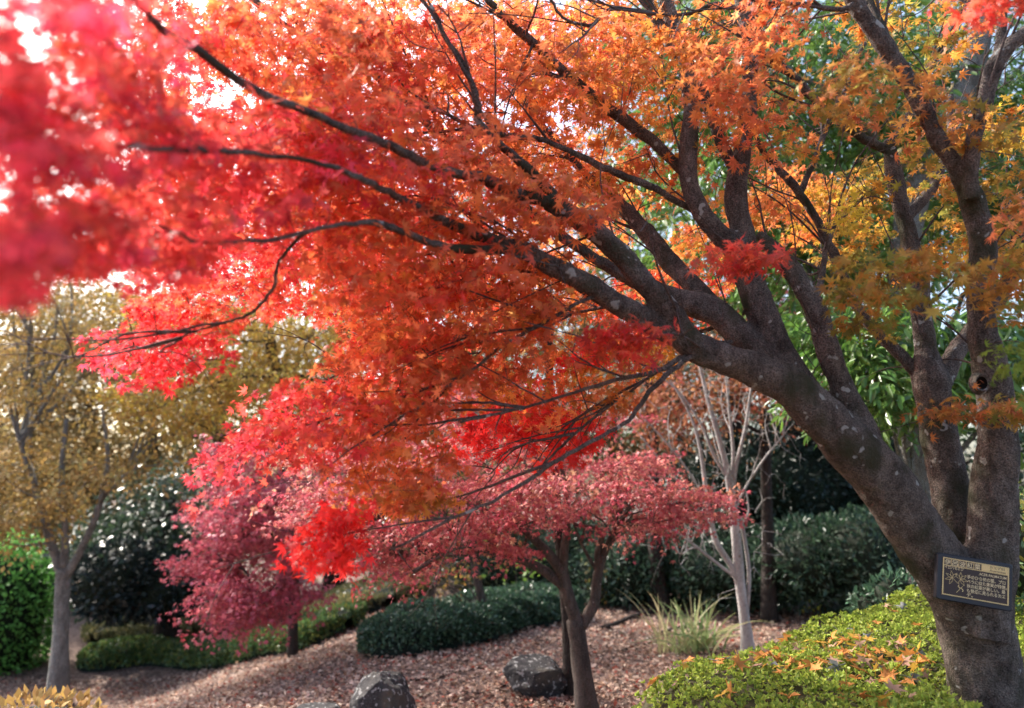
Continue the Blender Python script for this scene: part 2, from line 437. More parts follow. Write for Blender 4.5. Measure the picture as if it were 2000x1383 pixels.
# thinner limbs, each a part
thin = [
 ([(1345, 345, 12), (1290, 290, 13), (1210, 225, 14), (1165, 190, 13), (1090, 130, 12), (1045, 80, 11), (1000, 45, 10), (950, -10, 9)], 4.0, 3.7),
 ([(1445, 350, 16), (1405, 265, 15), (1378, 190, 14), (1345, 130, 14), (1310, 90, 13), (1275, 30, 12), (1250, -20, 11)], 3.95, 4.2),
 ([(1362, 415, 9), (1325, 395, 9), (1280, 367, 9), (1220, 345, 9), (1165, 320, 9), (1100, 287, 8), (1050, 270, 7), (1000, 263, 7), (940, 250, 6), (860, 215, 5), (770, 190, 4)], 3.95, 3.3),
 ([(1075, 395, 17), (1000, 372, 15), (945, 347, 14), (890, 340, 13), (820, 320, 12), (770, 295, 11), (680, 258, 11), (580, 218, 11), (480, 175, 11), (375, 110, 11), (300, 60, 11), (260, 30, 10), (200, -10, 10)], 3.3, 1.6),
 ([(945, 465, 14), (875, 437, 12), (810, 405, 10), (750, 372, 9), (705, 345, 8), (630, 320, 7), (540, 310, 7), (430, 305, 8), (330, 300, 8), (230, 300, 8)], 3.1, 1.5),
 ([(1020, 482, 14), (950, 488, 12), (880, 488, 11), (820, 462, 10), (770, 440, 9), (720, 432, 8), (640, 440, 6), (540, 458, 6), (465, 465, 5), (400, 460, 5), (300, 430, 5), (180, 470, 5)], 3.15, 1.7),
 ([(1140, 435, 14), (1090, 390, 12), (1040, 340, 12), (1000, 305, 11), (965, 270, 10), (936, 238, 9), (930, 200, 9), (915, 140, 8), (870, 75, 7), (840, 10, 6)], 3.35, 3.0),
 ([(1250, 555, 16), (1180, 515, 15), (1100, 465, 14), (1010, 400, 13), (920, 330, 12), (840, 255, 11), (760, 175, 10), (700, 125, 9), (640, 98, 9), (560, 58, 8), (490, 0, 7)], 3.9, 3.6),
 ([(1205, 390, 13), (1150, 345, 11), (1100, 290, 10), (1050, 240, 9), (1010, 170, 8), (980, 110, 7)], 4.3, 4.5),
 ([(1595, 585, 9), (1605, 540, 8), (1616, 480, 7), (1640, 420, 6)], 3.7, 3.9),
 ([(1800, 740, 15), (1766, 698, 15), (1728, 660, 14), (1692, 618, 13), (1662, 566, 13), (1642, 512, 12), (1622, 478, 11), (1590, 415, 11), (1555, 365, 10), (1520, 330, 9), (1488, 290, 7), (1476, 235, 6)], 3.9, 4.2),
 ([(1562, 378, 9), (1595, 310, 8), (1612, 255, 7), (1640, 195, 6), (1665, 140, 5), (1688, 80, 5)], 4.15, 4.4),
 ([(1738, 295, 11), (1690, 272, 10), (1640, 240, 10), (1600, 200, 10), (1560, 160, 9), (1520, 125, 8), (1480, 95, 7), (1440, 60, 6)], 4.05, 3.7),
 ([(1738, 280, 10), (1768, 242, 10), (1790, 190, 10), (1815, 130, 9), (1850, 70, 8), (1875, 20, 8), (1890, -20, 8)], 4.05, 4.3),
 ([(1766, 430, 14), (1798, 396, 13), (1822, 360, 12), (1842, 310, 10), (1855, 250, 9), (1850, 180, 8)], 4.0, 4.4),
 ([(1945, 130, 11), (1953, 80, 12), (1960, 0, 12), (1965, -40, 12)], 3.35, 3.4),
 ([(1768, 150, 10), (1740, 85, 10), (1712, 20, 9), (1695, -20, 9)], 3.45, 3.6),
 ([(1360, 690, 8), (1322, 712, 7), (1270, 768, 6.5), (1225, 820, 6), (1165, 856, 6), (1100, 890, 5.5), (1030, 935, 5), (960, 975, 4.5), (890, 1008, 4), (780, 1062, 3)], 3.4, 2.9),
 ([(1375, 690, 8), (1330, 700, 7), (1280, 722, 6.5), (1200, 738, 5.5), (1100, 762, 4.5), (1000, 790, 4), (900, 812, 3)], 3.45, 3.1),
 ([(1200, 580, 6), (1145, 582, 5.5), (1075, 622, 5), (1000, 662, 4.5), (920, 722, 4), (850, 770, 3.5), (780, 820, 3)], 3.3, 3.0),
 ([(640, 440, 6), (590, 457, 5), (546, 510, 5), (535, 560, 5), (500, 605, 4.5), (450, 635, 4), (380, 655, 3), (300, 690, 2.5)], 2.5, 2.6),
 ([(1330, 668, 7), (1260, 640, 5), (1180, 600, 5), (1090, 545, 5), (1000, 530, 4), (900, 545, 3.5), (800, 590, 3), (700, 650, 3)], 3.5, 3.6),
 ([(1448, 20, 6), (1400, 8, 5.5), (1340, 30, 5), (1270, 26, 5), (1192, 16, 5), (1150, 44, 5), (1095, 30, 4), (1060, -10, 4)], 3.8, 3.4),
 ([(1665, 10, 8), (1640, 15, 7), (1580, 12, 6), (1515, 6, 5), (1450, -8, 5)], 3.35, 3.3),
 ([(1430, 668, 7), (1380, 672, 6), (1340, 690, 5), (1260, 745, 4), (1180, 800, 4), (1110, 860, 3.5), (1060, 910, 3)], 3.6, 3.5),
 ([(1425, 625, 8), (1340, 650, 5), (1240, 600, 5), (1120, 610, 4), (1000, 640, 4), (860, 660, 3.5), (720, 700, 3), (600, 760, 3)], 3.9, 4.6),
]
for pts, D0, D1 in thin:
    lb = MB()
    P, r = path(pts, D0, D1)
    P[1:] += rng.normal(0, 0.004, P[1:].shape)
    r = r * np.where(r * F / np.linspace(D0, D1, len(r)) < 8.5, 0.72, 0.78)
    P2, r2 = tube(lb, P, r, 9, 5, 0.10, wob=0.004)
    skel.append(P2)
    lb.build("limb", BARK, maple, base)
SK = np.concatenate(skel)

# knothole in the right stem
kh = MB()
kc = at(1918, 748, 3.52 - 0.072)
a = np.linspace(0, 2 * math.pi, 14, endpoint=False)
rings = []
for rr, dd in ((1.75, 0.03), (1.3, -0.006), (1.0, 0.0), (0.7, 0.02), (0.05, 0.035)):
    rings.append(kc + np.stack([np.cos(a) * 0.026 * rr, np.full(14, dd) - 0.0, np.sin(a) * 0.031 * rr], 1))
kv = np.concatenate(rings)
for k in range(4):
    jj = np.arange(14); j2 = (jj + 1) % 14
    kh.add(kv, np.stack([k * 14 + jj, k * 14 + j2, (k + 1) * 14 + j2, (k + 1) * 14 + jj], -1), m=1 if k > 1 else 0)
kh.build("knothole", [BARK, plain("knothole_dark", (.012, .009, .008), 0.95, 0.1)], trunk, base)  # near-black colour stands in for the shade inside the hole

# leaves
ORANGE = [(.62, .175, .06), (.64, .22, .065), (.62, .14, .06), (.62, .28, .06), (.44, .12, .05), (.64, .20, .09)]
REDOR = [(.66, .09, .06), (.63, .13, .06), (.67, .065, .07), (.60, .15, .06)]
CRIM = [(.64, .06, .09), (.67, .065, .075), (.60, .06, .12), (.64, .10, .08)]
SCAR = [(.72, .03, .035), (.68, .04, .04), (.74, .06, .04)]
GOLD = [(.52, .23, .035), (.48, .18, .03), (.58, .16, .04), (.38, .25, .04)]
OLIVE = [(.33, .21, .035), (.24, .22, .04), (.42, .18, .035), (.17, .20, .04), (.46, .14, .035)]
YEL = [(.62, .45, .05), (.55, .38, .05)]
# openings in the crown where the sky shows (pixel centre, radii)
GAPS = [(85, 85, 55, 55), (225, 212, 34, 22), (460, 190, 38, 36), (395, 30, 30, 22), (160, 355, 14, 14), (490, 80, 18, 12), (525, 245, 18, 14)]
def in_gap(px, py, f=1.0):
    g = np.zeros(px.shape, bool)
    for cx, cy_, rx, ry in GAPS:
        g |= ((px - cx) / rx) ** 2 + ((py - cy_) / ry) ** 2 < f
    return g
AX = at(1750, 900, 3.65)
tw = MB()
def chain(Q, sk):
    """join each spray to the nearest limb or to a spray that is already joined, so twigs branch"""
    d2 = np.sqrt(((Q[:, None] - sk[None]) ** 2).sum(-1))
    best, src = d2.min(1), sk[d2.argmin(1)].copy()
    left = np.ones(len(Q), bool)
    for _ in range(len(Q)):
        i_ = np.where(left)[0][np.argmin(best[left])]
        left[i_] = False
        dd = np.linalg.norm(Q - Q[i_], axis=1) + 0.03
        up = left & (dd < best)
        best[up], src[up] = dd[up], Q[i_]
    return src, best
def clump(mb, cx, cy_, rx, ry, D0, D1, n, pal, size=0.05, nl=17, L=0.24, tmpl=PALM7, dirpx=None, gaps=True, edge=0.5, twig=True, hang=0.55, mono=0.6):
    r = np.sqrt(rng.random(n)) ** (1 if edge == 0.5 else 2 * edge); th = rng.uniform(0, 2 * math.pi, n)
    px, py = cx + rx * r * np.cos(th), cy_ + ry * r * np.sin(th)
    D = rng.uniform(D0, D1, n)
    if gaps:
        k = ~in_gap(px, py, 1.0 + 0.25 * (D0 < 2.2)); px, py, D = px[k], py[k], D[k]
    P = at(px, py, D)
    if dirpx is None:
        d = P - AX; d[:, 2] *= 0.3; d = nrm(d)
    else:
        d = np.broadcast_to(np.array(dirpx, float), P.shape).copy()
    d = d + rng.normal(0, 0.45, d.shape) * (1, 1, 0.5)
    near_ = np.clip(np.median(D) / 2.6, 0.45, 1)
    sprays(mb, P, d, L * near_ * rng.uniform(0.7, 1.25, len(P)), nl, size * 0.86 * (0.4 + 0.6 * near_), tmpl, pal, hang=hang, mono=mono)
    if twig:
        sel = rng.random(len(P)) < 0.7
        Q = P[sel]
        if len(Q):
            near, far = chain(Q, SK)
            ok = far < 0.7
            e = Q + nrm(d[sel]) * L * 0.4
            twigs(tw, near[ok], e[ok], np.clip(far[ok] * 0.006, 0.0014, 0.003), 0.0008, sag=0.06, seg=5)
red = MB(); ora = MB(); gold = MB(); far = MB(); scar = MB(); drop = MB()
# left, coming towards the camera
clump(red, 20, 350, 110, 240, 0.95, 1.6, 70, CRIM, 0.05)
clump(red, 120, 290, 150, 250, 1.2, 2.0, 95, CRIM + REDOR, 0.046)
clump(red, 150, 460, 120, 90, 1.3, 2.0, 32, REDOR + CRIM, 0.046)
clump(red, 10, 60, 22, 90, 1.0, 1.4, 10, CRIM, 0.05)
clump(red, 160, 20, 60, 30, 1.1, 1.6, 10, CRIM, 0.05)
clump(red, 250, 110, 100, 120, 1.5, 2.5, 42, CRIM + REDOR, 0.05)
clump(red, 330, 350, 120, 190, 1.75, 3.0, 82, CRIM + REDOR, 0.05)
clump(red, 330, 500, 100, 45, 1.9, 2.8, 20, REDOR + CRIM, 0.048)
clump(red, 570, 90, 170, 110, 2.5, 4.0, 84, REDOR + ORANGE, 0.052)
clump(red, 490, 350, 150, 150, 2.1, 3.6, 95, REDOR + CRIM, 0.052)
clump(red, 640, 275, 110, 80, 2.5, 2.9, 34, CRIM + REDOR, 0.052)
clump(red, 400, 70, 110, 80, 2.6, 4.0, 40, REDOR + CRIM, 0.05)
clump(far, 450, 160, 160, 130, 4.2, 5.6, 110, SCAR + CRIM + ORANGE, 0.05, tmpl=PALM5)
clump(far, 380, 400, 140, 110, 3.8, 5.0, 70, SCAR + CRIM, 0.05, tmpl=PALM5)
clump(far, 600, 330, 150, 130, 4.6, 6.0, 110, SCAR + ORANGE, 0.05, tmpl=PALM5)
# middle
clump(ora, 760, 110, 170, 130, 3.0, 4.3, 95, ORANGE + REDOR + REDOR, 0.055)
clump(ora, 720, 330, 170, 150, 2.5, 4.0, 110, ORANGE + REDOR + REDOR, 0.053)
clump(ora, 960, 160, 170, 170, 3.4, 4.6, 105, ORANGE, 0.055)
clump(ora, 930, 390, 190, 140, 2.8, 4.1, 92, ORANGE + ORANGE + REDOR, 0.053)
clump(ora, 1130, 220, 150, 190, 3.6, 4.9, 84, ORANGE + GOLD, 0.055)
clump(ora, 1080, 400, 110, 60, 2.9, 3.3, 18, ORANGE + REDOR, 0.055)
clump(ora, 800, 520, 210, 95, 2.6, 4.0, 96, ORANGE + REDOR + REDOR, 0.05)
clump(ora, 900, 640, 190, 120, 3.0, 4.0, 105, ORANGE + ORANGE + REDOR, 0.05)
clump(ora, 770, 725, 140, 100, 2.9, 3.7, 72, REDOR + ORANGE, 0.047)
clump(red, 610, 820, 150, 80, 2.8, 3.6, 62, REDOR + CRIM, 0.044)
clump(ora, 780, 870, 130, 110, 2.9, 3.6, 64, ORANGE + ORANGE + REDOR, 0.045)
clump(ora, 800, 960, 70, 45, 3.0, 3.4, 16, ORANGE + GOLD, 0.045)
clump(ora, 1040, 560, 110, 60, 3.1, 3.6, 28, ORANGE, 0.05)
clump(ora, 1090, 760, 150, 70, 3.5, 4.4, 44, ORANGE + GOLD, 0.046)
clump(gold, 1200, 700, 130, 50, 3.8, 4.4, 32, GOLD, 0.046)
clump(scar, 950, 850, 60, 32, 3.6, 4.1, 15, SCAR, 0.05)
clump(scar, 1100, 850, 75, 55, 3.7, 4.3, 28, SCAR, 0.05)
clump(scar, 1060, 800, 110, 60, 3.9, 4.6, 32, SCAR + REDOR, 0.05)
clump(scar, 1170, 690, 40, 14, 3.7, 4.0, 6, SCAR, 0.05)
clump(ora, 1220, 655, 75, 30, 2.95, 3.1, 17, REDOR, 0.05)
clump(red, 330, 670, 130, 75, 2.8, 3.5, 64, CRIM + SCAR, 0.038, L=0.18)
clump(red, 430, 590, 140, 50, 2.8, 3.5, 36, REDOR, 0.038, L=0.18)
clump(red, 470, 900, 50, 70, 2.9, 3.2, 12, CRIM, 0.042)
clump(drop, 645, 1050, 72, 46, 2.75, 3.0, 22, SCAR, 0.046, L=0.2, twig=False, dirpx=(-.8, -.1, -.35))
clump(drop, 690, 1005, 45, 22, 2.8, 3.0, 5, SCAR, 0.044, L=0.2, twig=False)
# far side of the crown, lit through
clump(far, 650, 530, 190, 90, 4.6, 6.0, 150, SCAR + REDOR, 0.05, tmpl=PALM5)
clump(far, 860, 560, 220, 130, 4.6, 6.0, 200, SCAR + ORANGE, 0.05, tmpl=PALM5)
clump(far, 760, 330, 260, 180, 4.8, 6.2, 200, SCAR + ORANGE, 0.05, tmpl=PALM5)
clump(far, 800, 700, 120, 90, 4.6, 5.8, 70, SCAR + REDOR, 0.05, tmpl=PALM5)
clump(far, 1090, 90, 200, 110, 4.8, 6.2, 170, SCAR + ORANGE, 0.05, tmpl=PALM5)
clump(far, 820, 100, 220, 120, 4.8, 6.2, 140, SCAR + ORANGE, 0.05, tmpl=PALM5)
clump(far, 460, 480, 180, 90, 4.2, 5.4, 110, SCAR + CRIM, 0.05, tmpl=PALM5)
clump(far, 1120, 380, 140, 150, 4.8, 6.2, 95, ORANGE + GOLD, 0.05, tmpl=PALM5)
clump(far, 1300, 600, 120, 80, 4.8, 5.8, 60, ORANGE + SCAR, 0.05, tmpl=PALM5)
clump(far, 1380, 500, 100, 70, 4.8, 5.8, 45, ORANGE + GOLD, 0.05, tmpl=PALM5)
clump(far, 1060, 560, 120, 70, 4.8, 5.8, 60, ORANGE + GOLD, 0.05, tmpl=PALM5)
# right
clump(gold, 1250, 120, 130, 130, 3.4, 4.6, 70, ORANGE + GOLD, 0.05)
clump(gold, 1420, 150, 90, 150, 3.6, 4.6, 28, ORANGE + GOLD, 0.05)
clump(ora, 1520, 60, 60, 60, 3.2, 3.6, 15, ORANGE, 0.05)
clump(ora, 1415, 170, 45, 50, 3.1, 3.4, 14, ORANGE, 0.05)
clump(gold, 1300, 320, 110, 110, 3.9, 4.7, 28, ORANGE + GOLD, 0.05)
clump(ora, 1455, 497, 50, 26, 3.0, 3.2, 14, REDOR, 0.05)
clump(ora, 1510, 270, 80, 60, 3.6, 4.3, 13, ORANGE, 0.05)
clump(gold, 1560, 395, 90, 70, 4.6, 5.8, 70, ORANGE + GOLD, 0.04, tmpl=PALM5)
clump(gold, 1640, 430, 80, 90, 4.3, 5.5, 60, GOLD + YEL + OLIVE, 0.045, tmpl=PALM5)
clump(gold, 1660, 430, 24, 30, 3.4, 3.7, 4, YEL, 0.05)
clump(gold, 1745, 550, 120, 55, 2.8, 3.3, 26, OLIVE, 0.052)
clump(gold, 1960, 570, 60, 60, 2.8, 3.3, 13, OLIVE, 0.052)
clump(gold, 1700, 180, 110, 55, 2.9, 3.4, 17, OLIVE + OLIVE + ORANGE, 0.052)
clump(gold, 1760, 60, 150, 80, 3.4, 4.4, 26, OLIVE + OLIVE + GOLD, 0.05)
clump(gold, 1840, 240, 110, 80, 3.3, 4.0, 17, OLIVE + OLIVE + ORANGE, 0.05)
clump(gold, 1940, 330, 80, 100, 3.3, 3.9, 19, OLIVE + OLIVE + GOLD, 0.052)
clump(gold, 1760, 350, 110, 70, 3.8, 4.5, 17, OLIVE + OLIVE + GOLD, 0.05)
clump(gold, 1600, 230, 90, 80, 3.6, 4.3, 14, OLIVE + OLIVE + ORANGE, 0.05)
clump(gold, 1960, 480, 70, 60, 3.6, 4.2, 18, OLIVE + OLIVE + GOLD, 0.05)
clump(gold, 1830, 470, 90, 60, 4.0, 4.8, 20, GOLD + OLIVE + OLIVE, 0.05)
clump(gold, 1980, 250, 60, 70, 3.7, 4.3, 12, GOLD + YEL, 0.05)
clump(gold, 1480, 400, 70, 60, 4.0, 4.8, 14, ORANGE + GOLD, 0.05)
clump(ora, 1925, 12, 60, 26, 2.4, 2.7, 9, REDOR, 0.05)
clump(ora, 1990, 415, 30, 26, 2.9, 3.2, 6, ORANGE, 0.05)
clump(gold, 1690, 640, 50, 20, 3.3, 3.6, 7, OLIVE, 0.05)
clump(gold, 1985, 700, 30, 40, 2.7, 3.0, 7, [(.2, .26, .04)], 0.05)
clump(gold, 1850, 805, 42, 15, 3.1, 3.4, 6, OLIVE + OLIVE + ORANGE, 0.045)
clump(gold, 1950, 800, 45, 24, 3.1, 3.4, 9, OLIVE + OLIVE + ORANGE, 0.045)
for nm_, mb_, lab in (("crown", red, "crimson and red leaves at the far left of the crown"), ("crown", ora, "orange leaves in the middle of the crown"),
                      ("crown", gold, "golden and olive leaves above the trunk"), ("crown", far, "bright red backlit leaves deep in the crown"),
                      ("crown", scar, "glowing scarlet leaf clusters hanging low"), ("leaf_spray", drop, "scarlet leaf spray at the tip of a long low branch")):
    mb_.build(nm_, MAPLE, maple, base)["label"] = lab
# a web of slender branches leaving the limbs
for Pl in skel:
    if len(Pl) < 12: continue
    for _ in range(3 if Pl[-1][2] < 1.55 else 6):
        i_ = rng.integers(len(Pl) // 3, len(Pl) - 2)
        T_ = nrm(Pl[i_ + 1] - Pl[i_ - 1])
        d_ = nrm(T_ + rng.normal(0, 0.5, 3) + (-0.15, 0.1, 0.12))
        L_ = rng.uniform(0.35, 0.95); r_ = rng.uniform(0.004, 0.0085)
        if np.linalg.norm(Pl[i_] - CAM) < 2.75: continue
        e1 = Pl[i_] + d_ * L_ * 0.5 + rng.normal(0, 0.04, 3) * L_
        e2 = e1 + nrm(d_ + rng.normal(0, 0.3, 3)) * L_ * 0.5
        Pb, _r = tube(tw, [Pl[i_], e1, e2], [r_, r_ * 0.65, r_ * 0.25], 6, 5, 0.06, wob=0.003)
        for _k in range(3):
            j_ = rng.integers(2, len(Pb) - 1)
            d2_ = nrm(d_ + rng.normal(0, 0.65, 3)); l2 = L_ * rng.uniform(0.25, 0.5)
            tube(tw, [Pb[j_], Pb[j_] + d2_ * l2 * 0.5 + rng.normal(0, 0.015, 3), Pb[j_] + d2_ * l2 + rng.normal(0, 0.03, 3)], [r_ * 0.5, r_ * 0.35, r_ * 0.15], 4, 4, 0.05)
tw.build("twigs", TWIG, maple, base)

# ---------------------------------------------------------------- name sign on the trunk
sc0 = at(1903, 1136, 3.375)
ang = R(-10.2)
sn = nrm(np.array([-0.16, -1.0, 0.10]))
sx = np.array([1.0, 0, 0]); sx = nrm(sx - sn * (sx @ sn)); sz = np.cross(sx, -sn) * -1
sz = nrm(np.cross(sn, sx)) 
if sz[2] < 0: sz = -sz
ex = sx * math.cos(ang) + sz * math.sin(ang); ez = -sx * math.sin(ang) + sz * math.cos(ang)
k = 3.375 / F
W, H = 136 * k, 89 * k
sign = empty("name_sign", sc0, "dark brown and gold tree name sign with Japanese writing hung on the trunk", "sign")
def S(u, v, d):
    """sign coordinates: u right, v up (both in half widths / heights 0..1 from top left), d towards the viewer"""
    u, v, d = np.broadcast_arrays(np.asarray(u, float), np.asarray(v, float), np.asarray(d, float))
    return sc0 + ((u - 0.5) * W)[..., None] * ex + ((0.5 - v) * H)[..., None] * ez + d[..., None] * sn
def rbox(mb, u0, u1, v0, v1, d0, d1, rad=0.0, m=0):
    pts = []
    ru, rv = rad / W, rad / H
    seg = 5 if rad else 1
    for cu, cv, a0 in ((u1 - ru, v1 - rv, -90), (u1 - ru, v0 + rv, 0), (u0 + ru, v0 + rv, 90), (u0 + ru, v1 - rv, 180)):
        for t_ in (np.linspace(0, 90, seg) if rad else [0]):
            g = R(a0 + t_)
            pts.append((cu + ru * math.cos(g), cv - rv * math.sin(g)))
    pts = np.array(pts); n_ = len(pts)
    bev = min(0.004, (d1 - d0) * 0.4)
    cu, cv = (u0 + u1) / 2, (v0 + v1) / 2
    ins = lambda b_: np.stack([cu + (pts[:, 0] - cu) * (1 - 2 * b_ / ((u1 - u0) * W)), cv + (pts[:, 1] - cv) * (1 - 2 * b_ / ((v1 - v0) * H))], 1)
    p1 = ins(bev)
    V = np.concatenate([S(pts[:, 0], pts[:, 1], d0), S(pts[:, 0], pts[:, 1], d1 - bev), S(p1[:, 0], p1[:, 1], d1), S(cu, cv, d1)[None]])
    jj = np.arange(n_); j2 = (jj + 1) % n_
    q = np.concatenate([np.stack([jj, j2, n_ + j2, n_ + jj], -1), np.stack([n_ + jj, n_ + j2, 2 * n_ + j2, 2 * n_ + jj], -1), np.stack([2 * n_ + jj, 2 * n_ + j2, np.full(n_, 3 * n_), np.full(n_, 3 * n_)], -1)])
    mb.add(V, q, m=m)
def strip(mb, pts, wd, d, closed=False):
    """flat line of width wd (metres) through (u, v) points"""
    p = np.array(pts, float)
    q = np.stack([(p[:, 0] - .5) * W, (.5 - p[:, 1]) * H], 1)
    tq = nrm(np.gradient(q, axis=0)); nn = np.stack([-tq[:, 1], tq[:, 0]], 1) * wd / 2
    a_, b_ = q + nn, q - nn
    V = np.concatenate([sc0 + a_[:, :1] * ex + a_[:, 1:] * ez + d * sn, sc0 + b_[:, :1] * ex + b_[:, 1:] * ez + d * sn])
    n_ = len(p); jj = np.arange(n_ - 1)
    mb.add(V, np.stack([jj, jj + 1, n_ + jj + 1, n_ + jj], -1))
SIGN_DARK = plain("sign_board", (.016, .017, .024), 0.45, 0.4, 0.1)
SIGN_BROWN = plain("sign_panel", (.038, .022, .019), 0.5, 0.35, 0.15)
SIGN_GOLD = plain("sign_gold", (.66, .47, .2), 0.45, 0.5, 0.08)
SIGN_PALE = plain("sign_letter", (.75, .58, .32), 0.5, 0.4, 0.05)
bd = MB(); rbox(bd, 0, 1, 0, 1, -0.03, 0.0, 0.012); bd.build("backing_board", SIGN_DARK, sign, sc0, smooth=False)
pn = MB(); rbox(pn, .075, .945, .085, .885, -0.002, 0.003); pn.build("panel", SIGN_BROWN, sign, sc0, smooth=False)
br = MB()
for u0, u1, v0, v1 in ((.075, .945, .085, .106), (.075, .945, .864, .885), (.075, .092, .108, .862), (.928, .945, .108, .862), (.094, .926, .240, .256), (.585, .926, .108, .238)):
    rbox(br, u0, u1, v0, v1, 0.003, 0.0042)
for q in (.187, .286, .385, .484):
    rbox(br, q - .004, q + .004, .108, .238, 0.003, 0.0042)
br.build("gold_border", SIGN_GOLD, sign, sc0, smooth=False)
def text(s, u, v, h, dd, width=None):
    cu = bpy.data.curves.new("lettering", 'FONT'); cu.body = s; cu.size = 1.0
    cu.offset = 0.008
    o = bpy.data.objects.new("t", cu); C.objects.link(o)
    me_ = bpy.data.meshes.new_from_object(o.evaluated_get(bpy.context.evaluated_depsgraph_get()))
    bpy.data.objects.remove(o)
    v_ = np.empty(len(me_.vertices) * 3, np.float32); me_.vertices.foreach_get("co", v_); v_ = v_.reshape(-1, 3).astype(float)
    tris = []
    me_.calc_loop_triangles()
    for t_ in me_.loop_triangles: tris.append((*t_.vertices, t_.vertices[2]))
    bpy.data.meshes.remove(me_)
    if not tris: return None
    x0, x1 = v_[:, 0].min(), v_[:, 0].max()
    s_ = h * H
    sw = s_ if width is None else width * W / (x1 - x0)
    V = sc0 + ((u - .5) * W + (v_[:, :1] - x0) * sw) * ex + ((.5 - v) * H + v_[:, 1:2] * s_) * ez + dd * sn
    return V, np.array(tris)
lt, dk = MB(), MB()
for i_, ch in enumerate("伊呂波紅葉"):
    r_ = text(ch, .100 + .0985 * i_, .222, .125, 0.0038, .078)
    if r_: lt.add(*r_)
for s_, u_, v_, h_, wd_ in (("イロハモミジ", .10, .315, .075, .25), ("ACER PALMATUM", .555, .345, .075, .355),
                           ("手のひら状の葉、プロ", .40, .455, .088, .50), ("ペラに似た果実が特徴。", .40, .552, .088, .52),
                           ("秋の紅葉が美しい。最", .40, .648, .088, .50), ("も普通に見られるカエ", .40, .745, .088, .50), ("デ。", .40, .838, .088, .08)):
    r_ = text(s_, u_, v_, h_, 0.0038, wd_)
    if r_: lt.add(*r_)
for s_, u_, v_, h_, wd_ in (("カエデ科", .69, .165, .065, .20), ("Aceraceae", .69, .226, .06, .21)):
    r_ = text(s_, u_, v_, h_, 0.0047, wd_)
    if r_: dk.add(*r_)
lt.build("lettering", SIGN_PALE, sign, sc0, smooth=False)
dk.build("lettering", SIGN_BROWN, sign, sc0, smooth=False)
ld = MB()
def leafdraw(cu_, cv_, rr, rot):
    g = np.radians(np.array([-100, -50, 0, 50, 100]) + rot)
    for ga in g:
        tip = (cu_ + rr * math.cos(ga) * H / W, cv_ - rr * math.sin(ga))
        for o_ in (-22, 22):
            mid = (cu_ + rr * .5 * math.cos(ga + R(o_)) * H / W, cv_ - rr * .5 * math.sin(ga + R(o_)))
            strip(ld, [(cu_, cv_), mid, tip], 0.0014, 0.0036 if o_ < 0 else 0.0039)
leafdraw(.205, .50, .15, 150); leafdraw(.315, .50, .15, 40)
strip(ld, [(.205, .50), (.27, .585), (.30, .61)], .0016, .0034); strip(ld, [(.315, .50), (.28, .60)], .0016, .0041)
strip(ld, [(.265, .80), (.315, .70), (.345, .645)], .0016, .0035); strip(ld, [(.315, .70), (.285, .66), (.295, .63)], .0035, .0038); strip(ld, [(.325, .69), (.35, .72), (.345, .76)], .0035, .0041)
ld.build("leaf_drawing", SIGN_GOLD, sign, sc0, smooth=False)

# ---------------------------------------------------------------- other trees
def pxpath(pts, D, ground=True):
    """trunk path in pixels; the first point stands on the ground"""
    p = np.array([q[:3] for q in pts], float)
    Dd = np.full(len(p), D) if np.isscalar(D) else np.array(D, float)
    P = at(p[:, 0], p[:, 1], Dd)
    if ground: P[0, 2] = float(gz(P[0, 0], P[0, 1])) - 0.06
    return P, p[:, 2] * Dd / F

def crown_pts(cx, cy_, rx, ry, D, dr, n, K=12, tight=0.30):
    """spray centres gathered in K uneven clumps inside an ellipsoid"""
    c = at(cx, cy_, D); rad = np.array([rx * D / F, dr, ry * D / F])
    u = nrm(rng.normal(0, 1, (K, 3))) * (rng.uniform(0.25, 1.0, (K, 1)) ** 0.5)
    kk = rng.integers(0, K, n)
    v = u[kk] + rng.normal(0, 1, (n, 3)) * tight * np.array([1, 1, 0.62])
    l = np.linalg.norm(v, axis=1, keepdims=True)
    v = np.where(l > 1.12, v / l * rng.uniform(0.8, 1.12, (n, 1)), v)
    return c + v * rad, c + u * rad * 0.85, c, rad

